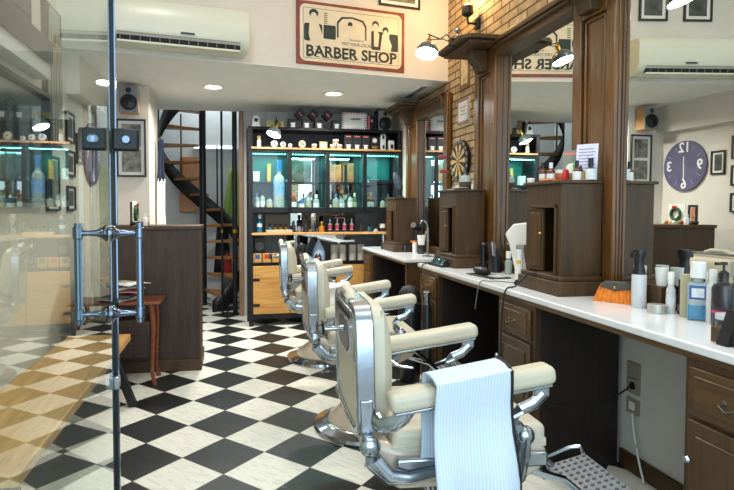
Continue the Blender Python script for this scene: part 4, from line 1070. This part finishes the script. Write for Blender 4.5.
jar('beard_oil_bottle', 'black-topped bottle at the right end of the near tower top', 'bottle', (1.755, 2.455, ZT), .11, .024, M_dbot, M_black, .35, .012, .011, lab=M_lab, labz=(.05, .8))
t = thing('wicker_basket', 'little woven basket with a black tool on the near tower cabinet', 'basket', (1.727, 2.50, ZT), R(-20))
MB().box(-.022, .022, -.03, .03, 0, .045).build('basket_body', plain('wicker', (150, 124, 84), .8, noise=.5, nscale=90, bump=.8, bscale=150), t, bevel=.004)
MB().tube([(.0, -.02, .045), (.0, .0, .06), (.02, .02, .085)], [.012, .01, .007]).build('black_tool', M_black, t)
MB().tube([(-.01, .02, .04), (-.01, .03, .08), (-.02, .02, .095)], [.012, .018, .004]).build('green_leaf', M_leaf, t)
tag(MB().tube([(0, -.06, .007), (0, .06, .009)], [.012, .012], 8, (1, .6)).build('wooden_comb', plain('comb_orange', (200, 130, 70), .5), loc=(1.612, 2.60, ZT)), 'orange wooden comb lying along the front of the near tower top', 'comb')
tag(MB().prism([(-.02, 0), (.02, 0), (.012, .06), (-.01, .065)], 'y', -.012, .012).build('red_clip', M_red2, loc=(1.685, 2.555, ZT), bevel=.006), 'red hair clip standing between the orange jar and the basket', 'clip')
def flyer(label, loc, w, h, rot, mat, lean_=8):
    t = thing('flyer', label, 'flyer', loc, (R(-lean_), 0, rot))
    bx(-w/2, w/2, -.001, .001, 0, h).build('sheet', mat, t)
    return t
f1 = flyer('lilac printed flyer standing on the near tower cabinet', (1.742, 2.475, ZT), .10, .185, R(-50), M_paperb)
for i in range(9): bx(-.04, .03+.01*(i % 2), -.002, -.001, .03+i*.016, .034+i*.016).build('text_line', plain('grey_print', (130, 120, 150), .7), f1)
f2 = flyer('grey-green flyer with a white circle and red edge beside the lilac one', (1.73, 2.575, ZT), .085, .165, R(-42), plain('sage_paper', (120, 130, 116), .7))
MB().cyl((0, -.001, .07), (0, -.002, .07), .026, seg=24).build('white_circle', M_paper, f2)
bx(-.04, .04, -.002, -.001, .14, .15).build('red_edge', M_pink, f2)
# on the middle tower
t = thing('glass_jar', 'glass jar with chrome lid in a wicker holder on the middle tower', 'jar', (1.70, 3.80, ZT))
MB().lathe([(.04, 0), (.042, .02), (.042, .085), (.035, .1), (.02, .105)], seg=24).build('jar_body', M_glassy, t)
MB().lathe([(.043, .0), (.0435, .055)], seg=24, cap=False).build('wicker_sleeve', plain('wicker_dark', (70, 52, 40), .8, noise=.5, nscale=80), t)
MB().lathe([(.02, .105), (.018, .115), (.006, .12), (.012, .13), (.001, .14)], seg=16).build('lid', M_chrome, t)
t = thing('chrome_stand', 'small chrome mirror stand on the middle tower', 'stand', (1.66, 3.88, ZT))
MB().tube([(0, 0, 0), (.0, .02, .04), (-.02, 0, .085), (0, -.02, .1)], .005).cyl((0, 0, 0), (0, 0, .006), .03).build('frame', M_chrome, t)
for i in range(3):
    tag(bx(-.04, .04, -.055, .055, 0, .004).build('leaflet', [M_paper, M_dbot, M_lab][i], loc=(1.645+.015*i, 3.87-.03*i, ZT+.001+.005*i), rot=(0, 0, R(15*i-10))), ['white leaflet at the bottom of the pile on the middle tower', 'black leaflet in the pile on the middle tower', 'pale leaflet topmost on the middle tower'][i], 'leaflet', 'leaflets on the middle tower')
# black trolley items beyond the nearest chair
t = thing('pedal_bin', 'black bin with a domed lid and chrome rim between the chairs and far worktop', 'bin', (1.325, 3.93, 0))
t.scale = (.62, .62, .98)
MB().lathe([(.12, 0), (.13, .02), (.14, .62), (.135, .63)], seg=28).build('bin_body', M_black, t)
MB().lathe([(.143, .60), (.143, .615)], seg=28, cap=False).build('rim', M_chrome, t)
MB().lathe([(.14, .63), (.13, .68), (.09, .72), (.03, .735), (.001, .736)], seg=28).build('lid', M_rub, t)
t = thing('vacuum_cleaner', 'upright black cylinder with a chrome neck standing by the far pedestal', 'vacuum cleaner', (1.36, 3.66, 0))
MB().lathe([(.05, 0), (.05, .02), (.035, .05), (.035, .60), (.028, .62)], seg=20).build('tube', M_black, t)
MB().lathe([(.02, .62), (.02, .68), (.028, .69), (.028, .71), (.01, .72)], seg=20).build('neck', M_chromeb, t)

# ================================================================ DISPLAY SHELF UNIT
UA = R(2); U0 = Vector((.19, 5.99, 0))
UM = Matrix.Translation(U0) @ Matrix.Rotation(UA, 4, 'Z')
def U(x, y, z): return UM @ Vector((x, y, z))
un = thing('display_shelf', 'large black-framed shelving unit with glass doors and oak cupboards at the back', 'shelving unit', U0, UA)
UW, UD = 1.75, .36
px = [0, .45, .88, 1.31, UW]
fr = MB()
for x in (0, UW-.045): fr.box(x, x+.045, 0, .045, 0, 2.19).box(x, x+.045, UD-.045, UD, 0, 2.19)
for x in px[1:4]: fr.box(x-.022, x+.022, 0, .03, 1.25, 1.95)
fr.box(px[2]-.022, px[2]+.022, .0, .04, .1, .70)
for z0, z1 in ((2.16, 2.19), (1.915, 1.945), (1.25, 1.31), (.67, .70), (.08, .13)): fr.box(.045, UW-.045, 0, .04, z0, z1)
fr.box(.0, UW, 0, UD, 2.165, 2.19); fr.box(.045, UW-.045, .04, UD, 1.25, 1.275); fr.box(.045, UW-.045, .0, UD, .675, .70)
fr.box(.0, .02, .045, UD-.045, .1, 2.16); fr.box(UW-.02, UW, .045, UD-.045, .1, 2.16)
fr.build('frame', M_blackm, un, bevel=.003)
bx(.03, UW-.02, -.02, UD, 1.945, 1.965).build('upper_shelf', M_shelfw, un, bevel=.003)
bx(.03, UW-.02, -.02, UD, 1.005, 1.03).build('lower_shelf', M_shelfw, un, bevel=.003)
bx(.02, UW-.02, UD-.012, UD, .70, 1.25).build('grey_back', M_greyp, un)
bx(px[1], px[3]-.03, UD-.018, UD-.012, .71, 1.0).build('mirror_back', M_mirror, un)
bx(px[1], px[3]-.03, UD-.018, UD-.012, 1.03, 1.24).build('mirror_back', M_mirror, un)
bx(.02, UW-.02, UD-.012, UD, 1.965, 2.165).build('rear_board', plain('slate_panel', (66, 70, 78), .6), un)
bx(.02, UW-.02, UD-.012, UD, 1.275, 1.915).build('cabinet_back', plain('mid_teal', (40, 78, 80), .4), un)
for i, (a, b) in enumerate(zip(px, px[1:])):
    if i in (1, 2): bx(a+.05, b-.05, UD-.018, UD-.012, 1.29, 1.90).build('inner_mirror', M_mirror, un)
    if i in (0, 3): bx(a+.03, b-.03, UD-.018, UD-.012, 1.6, 1.90).build('teal_panel', M_teal, un)
    bx(a+.025, b-.025, .17, UD-.02, 1.585, 1.60).build('glass_shelf', M_blackm if True else M_cglass, un)
    d = MB().box(a+.025, b-.025, .006, .010, 1.32, 1.905).build('glass_door', M_cglass, un)
    kx = b-.035 if i % 2 == 0 else a+.035
    MB().lathe([(.008, 0), (.013, .008), (.01, .016)], (kx, .006, 1.60), (0, -1, 0), seg=14).build('knob', M_chrome, d)
    led = MB()
    for k in range(12): led.box(a+.04+k*(b-a-.09)/11, a+.052+k*(b-a-.09)/11, .045, .055, 1.892, 1.902)
    led.build('led_strip', emit('cyan_led', (120, 255, 245), 7), un)
    c = U((a+b)/2, .12, 1.90)
    area('led_glow', tuple(c), (0, 0, UA), b-a-.08, .03, 2.2, (.25, 1.0, .95))
    # oak cupboard door under each bay
    x0, x1 = (a+.045 if i == 0 else a+.024 if i == 2 else a+.003), (b-.024 if i == 1 else b-.045 if i == 3 else b-.003)
    d = bx(x0, x1, -.004, .018, .135, .665).build('oak_door', M_oak, un, bevel=.003)
    hx = x0 if i % 2 == 0 else x1-.07
    for z in (.22, .50): bx(hx, hx+.07, -.009, -.004, z, z+.03).build('hinge', M_blackm, d, bevel=.002)
bx(.045, UW-.045, .02, UD-.01, .13, .67).build('cupboard_inside', M_woodd, un)

def UT(name, label, cat, x, y, z, group=None, rot=0): return thing(name, label, cat, U(x, y, z), UA+rot, group)
ZB = 2.19
M_blk = plain('matt_black_card', (38, 38, 40), .6)
def product_box(x, y, z, label, h=.105, w=.1, diamond=False, group='black product boxes', mark=True, jarp=True):
    t = UT('product_box', label, 'box', x, y, z, group)
    T = Matrix.Translation((0, 0, w*.7)) @ Matrix.Rotation(R(45), 4, 'Y') @ Matrix.Translation((0, 0, -w/2)) if diamond else Matrix.Identity(4)
    def b_(*a): m = MB(); m.M = T; return m.box(*a)
    b_(-w/2, w/2, 0, .08, 0, h).build('carton', M_blk, t, bevel=.002)
    if diamond: b_(-w*.3, w*.3, -.0015, 0, h*.42, h*.56).build('pink_mark', M_pink, t)
    else:
        if jarp:
            b_(-w*.22, w*.22, -.0015, 0, h*.12, h*.5).build('jar_print', M_lab, t); b_(-w*.28, w*.28, -.0015, 0, h*.5, h*.6).build('lid_print', M_white, t)
        else: b_(-w*.3, w*.3, -.0015, 0, h*.62, h*.8).build('pink_mark', M_pink, t)
    return t
pos = ['first from the left', 'second from the left', 'third from the left', 'rightmost']
for i, x in enumerate((.50, .655, .80, 1.0)):
    product_box(x, .08, ZB, 'black box with a white jar print on the shelf top, %s' % pos[i])
for i, x in enumerate((.585, .735, .90)):
    product_box(x, .0951, ZB+(.075 if True else 0)+.02, 'tilted black box with pink mark perched on the row, %s' % ['left', 'centre', 'right'][i], .095, .095, True)
t = UT('ornament_clock', 'white arched ornament at the left end of the shelf top', 'ornament', .09, .1, ZB)
MB().prism([(-.05, 0), (.05, 0), (.05, .02), (.038, .03), (.038, .1), (.02, .13), (-.02, .13), (-.038, .1), (-.038, .03), (-.05, .02)], 'y', -.02, .02).build('case', M_white, t, bevel=.003)
MB().cyl((0, -.021, .08), (0, -.024, .08), .022).build('dial', M_black, t)
t = UT('banknote_plaque', 'yellow banknote-like plaque lying against the shelf top front', 'plaque', .30, .08, ZB)
bx(-.095, .095, 0, .006, 0, .075).build('plate', plain('banknote_yellow', (190, 176, 104), .6, noise=.35, nscale=30), t, bevel=.001)
bx(.03, .07, -.002, 0, .015, .06).build('portrait_patch', plain('banknote_grey', (110, 110, 84), .6, noise=.4, nscale=50), t)
t = UT('barber_poster', 'white poster with red and blue striped border on the shelf top', 'poster', 1.21, .09, ZB)
bx(-.15, .15, 0, .012, 0, .20).build('plate', M_paper, t, bevel=.002)
for j, mm in enumerate((plain('border_red', (190, 70, 66), .5), plain('border_blue', (70, 90, 160), .5))):
    b = MB()
    for i in range(j, 12, 2):
        x = -.15+.3*i/12
        b.prism([(x+.004, 0), (x+.021, 0), (x+.013+(i-6)*-.003, .035)], 'y', -.002, 0); b.prism([(x+.004, .2), (x+.021, .2), (x+.013+(i-6)*-.003, .165)], 'y', -.002, 0)
    for i in range(j, 8, 2):
        z = .2*i/8
        b.prism([(-.15, z+.003), (-.15, z+.02), (-.112, z+.0115)], 'y', -.002, 0); b.prism([(.15, z+.003), (.15, z+.02), (.112, z+.0115)], 'y', -.002, 0)
    b.build('border_ray', mm, t)
MB().box(-.05, .07, -.002, 0, .118, .126).box(-.03, .07, -.002, 0, .132, .137).build('printed_line', M_ink, t)
for i, (mt, w) in enumerate(((M_pink, .02), (M_black, .035), (M_dbot, .03))):
    x = 1.385+[0, .032, .072][i]
    t = UT('book', ['slim pink book beside the striped poster', 'black book with a white spot on the shelf top', 'charcoal book next to the shelf speaker'][i], 'book', x, .1, ZB, 'books on the shelf top')
    bx(-w/2, w/2, 0, .11, 0, .16+.01*i).build('cover', mt, t, bevel=.001)
    if i == 1: bx(-.008, .008, -.0015, 0, .10, .13).build('white_spot', M_white, t)
sp_ = speaker('grey bookshelf speaker on the right end of the shelf top', tuple(U(1.58, .25, ZB)), UA, M_black)
# middle shelf (upper oak board)
ZM = 1.965
jar('figurine', 'small white figurine with a yellow head on the oak shelf', 'figurine', U(.12, .07, ZM), .13, .022, M_white, plain('straw_yellow', (190, 160, 90), .6), .25, .02, .012)
def plate_clock(label, x, r, col, name='alarm_clock', cat='clock'):
    t = UT(name, label, cat, x, .06, ZM)
    MB().cyl((0, 0, r+.006), (0, .03, r+.006), r, seg=28).build('case', M_chromeb, t, bevel=.003)
    MB().cyl((0, -.002, r+.006), (0, 0, r+.006), r*.84, seg=28).build('dial', col, t)
    MB().box(-.003, .003, -.004, -.002, r, r*1.7).box(0, r*.6, -.004, -.002, r, r+.006).build('hand', M_black, t)
    MB().box(-r*.6, -r*.4, 0, .03, 0, r*.3).box(r*.4, r*.6, 0, .03, 0, r*.3).build('foot', M_chromeb, t)
plate_clock('silver round clock left of centre on the oak shelf', .29, .042, M_lab)
plate_clock('smaller round clock second on the oak shelf', .385, .036, M_paper)
plate_clock('tiny round clock third on the oak shelf', .465, .026, M_lab)
plate_clock('wide cream dial clock in the middle of the oak shelf', .60, .045, M_beige)
t = UT('framed_tile', 'small yellow-framed tile on the oak shelf', 'tile', .845, .07, ZM)
bx(-.045, .045, 0, .012, 0, .085).build('frame', plain('straw_yellow', (190, 160, 90), .6), t, bevel=.002); bx(-.03, .03, -.002, 0, .016, .07).build('tile', M_paper, t)
for i, (x, z, r) in enumerate(((.955, 0, .034), (1.03, 0, .034), (.975, .058, .036), (.74, 0, .03))):
    t = UT('mug', ['white and tan mug, lower left of the stacked three', 'white and tan mug, lower right of the stacked three', 'white and tan mug on top of the other two', 'plain white mug beside the framed tile'][i], 'mug', x+(.012 if i == 2 else 0), .08, ZM+z, 'mugs on the oak shelf')
    MB().lathe([(r*.8, 0), (r, .02), (r, .055), (r*.9, .055), (r*.75, .01)], seg=20).build('cup', M_white, t)
    MB().lathe([(r+.0006, .015), (r+.0008, .035)], seg=20, cap=False).build('tan_band', plain('tan_glaze', (190, 130, 80), .4), t)
for i in range(3):
    product_box(1.135+i*.102, .07, ZM, 'black carton with white jar print, lower row of the oak shelf, %s' % ['left', 'centre', 'right'][i], .095, .096)
    product_box(1.135+i*.102, .07, ZM+.096, 'black carton with a pink mark, upper row on the oak shelf, %s' % ['left', 'centre', 'right'][i], .075, .096, jarp=False)
t = product_box(1.445, .07, ZM, 'black carton with a round badge right of the carton stacks', .15, .09, jarp=False)
MB().cyl((0, -.003, .11), (0, -.0015, .11), .026, seg=24).build('round_badge', M_paper, t); bx(-.03, .03, -.003, -.0015, .02, .045).build('gold_label', M_brass, t)
t = UT('white_dispenser', 'tall white and black carton near the right end of the oak shelf', 'carton', 1.545, .06, ZM)
bx(-.028, .028, 0, .05, 0, .185).build('carton', M_lab, t, bevel=.002); MB().box(-.012, .012, -.002, 0, .13, .17).box(-.01, .015, -.002, 0, .02, .06).build('black_print', M_black, t)
t = UT('white_dispenser', 'low tan and white box at the right end of the oak shelf', 'carton', 1.645, .06, ZM)
bx(-.03, .03, 0, .06, 0, .115).build('carton', M_paper, t, bevel=.002); MB().box(-.012, .02, -.002, 0, .02, .07).build('black_print', M_black, t)

# bottles behind the glass doors
gb = 'liquor bottles behind the glass doors'
M_gl = [plain('bottle_green', (90, 120, 90), .1, trans=.3), plain('bottle_amber', (140, 90, 40), .1, trans=.3), M_glassy, plain('bottle_blue', (60, 110, 170), .1, trans=.3), plain('bottle_wine', (70, 26, 36), .15), M_glassy]
caps = [M_pink, M_black, M_brass, M_white, M_blueliq, M_chrome]
cn = ['green', 'amber', 'clear', 'blue', 'wine-red', 'pale']; cc = ['pink', 'black', 'gold', 'white', 'turquoise', 'silver']
BY = [(.10, 2, 5, .2, .028), (.165, 5, 1, .22, .03), (.24, 2, 1, .17, .034), (.52, 1, 0, .2, .034), (.60, 3, 3, .16, .034), (.69, 5, 2, .2, .032), (.77, 2, 3, .18, .034),
      (.93, 4, 1, .14, .03), (1.0, 5, 4, .19, .033), (1.08, 2, 5, .17, .034), (1.17, 2, 1, .2, .03), (1.235, 0, 3, .2, .024), (1.34, 4, 3, .16, .026), (1.43, 1, 2, .21, .038), (1.56, 5, 1, .15, .03), (1.64, 0, 5, .19, .028)]
ordw = ['leftmost', 'second', 'third', 'fourth', 'fifth', 'sixth', 'seventh', 'eighth', 'ninth', 'tenth', 'eleventh', 'twelfth', 'thirteenth', 'fourteenth', 'fifteenth', 'rightmost']
for i, (x, m1, m2, h, r) in enumerate(BY):
    jar('liquor_bottle', '%s bottle with %s cap on the bottom of the glass cabinet, %s in the row' % (cn[m1], cc[m2], ordw[i]), 'bottle', U(x, .12+.05*(i % 2), 1.275), h, r, M_gl[m1], caps[m2], .2, None, r*.35, gb, [M_lab, M_paper, M_beige][i % 3])
t = jar('liquor_bottle', 'very tall pale bottle with a blue neck behind the first glass door', 'bottle', U(.345, .1, 1.275), .56, .062, M_glassy, plain('neck_blue', (30, 110, 190), .3), .22, .024, .022, None, plain('label_bluewhite', (120, 160, 210), .4, noise=.4, nscale=20), (.4, .72))
for i, (x, mt, w, h) in enumerate(((.10, M_paper, .07, .11), (.245, plain('gift_gold', (200, 150, 60), .4), .04, .2), (.60, M_photod, .26, .24), (1.0, plain('amber_box', (150, 100, 60), .5, noise=.4, nscale=10), .16, .2), (1.20, plain('amber_box', (150, 100, 60), .5), .06, .22), (1.56, M_dbot, .28, .03))):
    t = UT('gift_box', ['white lamp-like box on the upper glass shelf, far left', 'slim gold box on the upper glass shelf', 'dark framed photo box behind the second glass door', 'amber patterned box behind the third glass door', 'slim amber box behind the third glass door', 'flat black case behind the fourth glass door'][i], 'box', x, .2, 1.60)
    bx(-w/2, w/2, 0, .08, 0, h).build('carton', mt, t, bevel=.003)
    bx(-w/2-.002, w/2+.002, -.002, .082, h*.9, h+.002).build('lid', mt, t, bevel=.002)
point('amber_cabinet_light', tuple(U(1.06, .08, 1.8)), .5, (1, .6, .2), .02)  # unseen amber point light inside the glass cabinet, no candle there

# lower oak shelf
ZL = 1.03
t = jar('mouthwash_bottle', 'blue mouthwash-like bottle with white cap at the left of the lower oak shelf', 'bottle', U(.125, .09, ZL), .2, .03, M_blueliq, M_white, .22, .02, .016, lab=M_lab, labz=(.4, .65))
t = UT('display_case', 'open cream display case with small black bottles on the lower shelf', 'display case', .34, .08, ZL)
bx(-.145, .145, -.04, .12, 0, .03).build('tray', M_beige, t, bevel=.003)
MB().box(-.14, .14, .12, .135, .03, .2).build('back_card', plain('taupe_card', (120, 112, 98), .6), t, bevel=.002)
MB().box(-.146, -.14, .11, .136, .0, .21).box(.14, .146, .11, .136, 0, .21).box(-.146, .146, .11, .136, .2, .21).build('case_edge', M_black, t)
for i in range(4): 
    jar('sample_bottle', 'small black and gold sample bottle in the display case, %s' % pos[i], 'bottle', U(.24+i*.06, .09, ZL+.03), .07, .02, M_brass if i != 0 else M_blueliq, M_black, .55, .015, .012, 'sample bottles in the display case')
t = UT('serum_rack', 'black rack holding the row of pink-labelled bottles', 'rack', 1.06, .1, ZL)
bx(-.19, .19, -.02, .10, 0, .02).build('tray', M_black, t); bx(-.19, .19, .1, .11, .0, .18).build('back', M_black, t); bx(-.06, .06, .095, .099, .15, .165).build('pink_title', M_pink, t)
for i in range(4):
    jar('serum_bottle', 'pink-labelled white bottle in the black rack, %s' % pos[i], 'bottle', U(.93+i*.085, .12, ZL+.02), .13, .022, M_white, M_chromeb, .35, .009, .009, 'serum bottles in the black rack', plain('pink_label', (222, 90, 120), .5), (.1, .7))
low = [('aftershave_bottle', 'turquoise-topped dark bottle beside the display case', .52, .13, .022, M_dbot, M_blueliq, .3), ('aftershave_bottle', 'tall black bottle in the middle of the lower oak shelf', .66, .19, .034, M_dbot, M_black, .25), ('aftershave_bottle', 'short grey bottle left of the tall black bottle', .58, .1, .026, M_greyp, M_black, .3),
       ('aftershave_bottle', 'slim blue-grey bottle left of the gold flask', .745, .13, .02, plain('steel_blue', (78, 92, 110), .3, .5), M_chrome, .25), ('perfume_flask', 'round gold flask on the lower oak shelf', .84, .12, .034, plain('gold_flask', (196, 140, 50), .3, .4), M_brass, .35), ('aftershave_bottle', 'black bottle just right of the pink-labelled rack', 1.30, .15, .026, M_dbot, M_black, .3),
       ('aftershave_bottle', 'teal bottle right of the black bottles on the lower shelf', 1.40, .09, .024, plain('deep_teal', (20, 90, 110), .3), M_black, .3), ('cream_jar', 'small pale jar beside the teal bottle', 1.48, .04, .026, M_lab, M_chromeb, .4), ('aftershave_bottle', 'white square-labelled black bottle near the right end of the lower shelf', 1.56, .12, .034, M_dbot, M_black, .2), ('shower_gel', 'mint green tube at the right end, left of the pair', 1.64, .1, .022, plain('mint', (130, 200, 180), .4), M_white, .15), ('shower_gel', 'mint green tube at the right end, right of the pair', 1.69, .1, .018, plain('mint', (130, 200, 180), .4), M_white, .15)]
for nm, lb, x, h, r, a, b, cf_ in low:
    jar(nm, lb, 'bottle', U(x-.01, .1, ZL), h, r, a, b, cf_, None if nm != 'cream_jar' else r, None if nm == 'cream_jar' else r*.45, lab=M_lab if 'square' in lb else None, labz=(.45, .95))
# ledge with printed blocks and cups
for i in range(3):
    t = UT('wooden_block', ['orange wooden block with a blue print on the ledge', 'orange wooden block with a red print on the ledge', 'orange wooden block with a green print on the ledge'][i], 'block', .095+i*.105, .03, .70, 'printed wooden blocks on the ledge')
    bx(-.047, .047, 0, .09, 0, .1).build('block', M_oak, t, bevel=.002)
    bx(-.025, .025, -.0015, 0, .045, .09).build('print', [M_labblue, M_red2, plain('sage_print', (90, 120, 90), .6)][i], t)
t = UT('black_carton', 'tall black carton with a round grey dial behind the printed blocks on the ledge', 'box', .135, .2, .70); bx(-.06, .06, 0, .1, 0, .27).build('carton', M_black, t, bevel=.003); MB().cyl((0, -.004, .17), (0, 0, .17), .05, seg=24).build('dial', M_greyp, t)
M_cup = plain('cup_grey', (176, 170, 160), .6)
n = 0
for i in range(4):
    for z in range(2):
        x = .98+i*.098+(.02 if i > 1 else 0)
        tag(MB().lathe([(.04, 0), (.043, .004), (.043, .09), (.038, .09), (.036, .006)], seg=22).build('storage_tin', M_cup, loc=U(x, .12, .70+z*.091), rot=(0, 0, UA)), 'greyish tin on the ledge, %s row, %s' % (['bottom', 'top'][z], pos[i]), 'tin', 'grey tins on the ledge')
for i in range(4):
    tag(MB().lathe([(.02, 0), (.021, .004), (.021, .15), (.017, .155)], seg=16).build('slim_tube', M_cup, loc=U(1.42+(i % 2)*.05, .08+.05*(i//2), .70)), 'slim cream tube on the ledge by the worktop, %s' % ['front left', 'front right', 'back left', 'back right'][i], 'tube', 'slim tubes on the ledge')
t = UT('paper_cone', 'pale blue paper cone standing on the ledge behind the chair arms', 'cone', .80, .12, .70)
MB().lathe([(.07, 0), (.075, .1), (.05, .16), (.008, .25)], seg=20).build('cone', plain('pale_blue', (150, 176, 206), .6), t)
for i in range(3):
    t = UT('dome_jar', 'pink-dotted glass dome jar on the ledge, %s' % ['left', 'centre', 'right'][i], 'jar', .48+i*.1+(.1 if i == 2 else 0), .06, .70, 'dome jars on the ledge')
    MB().lathe([(.035, 0), (.04, .01), (.04, .06), (.02, .09), (.008, .1)], seg=18).build('dome', M_dbot, t); MB().cyl((0, -.042, .04), (0, -.038, .04), .014).build('pink_dot', M_pink, t)
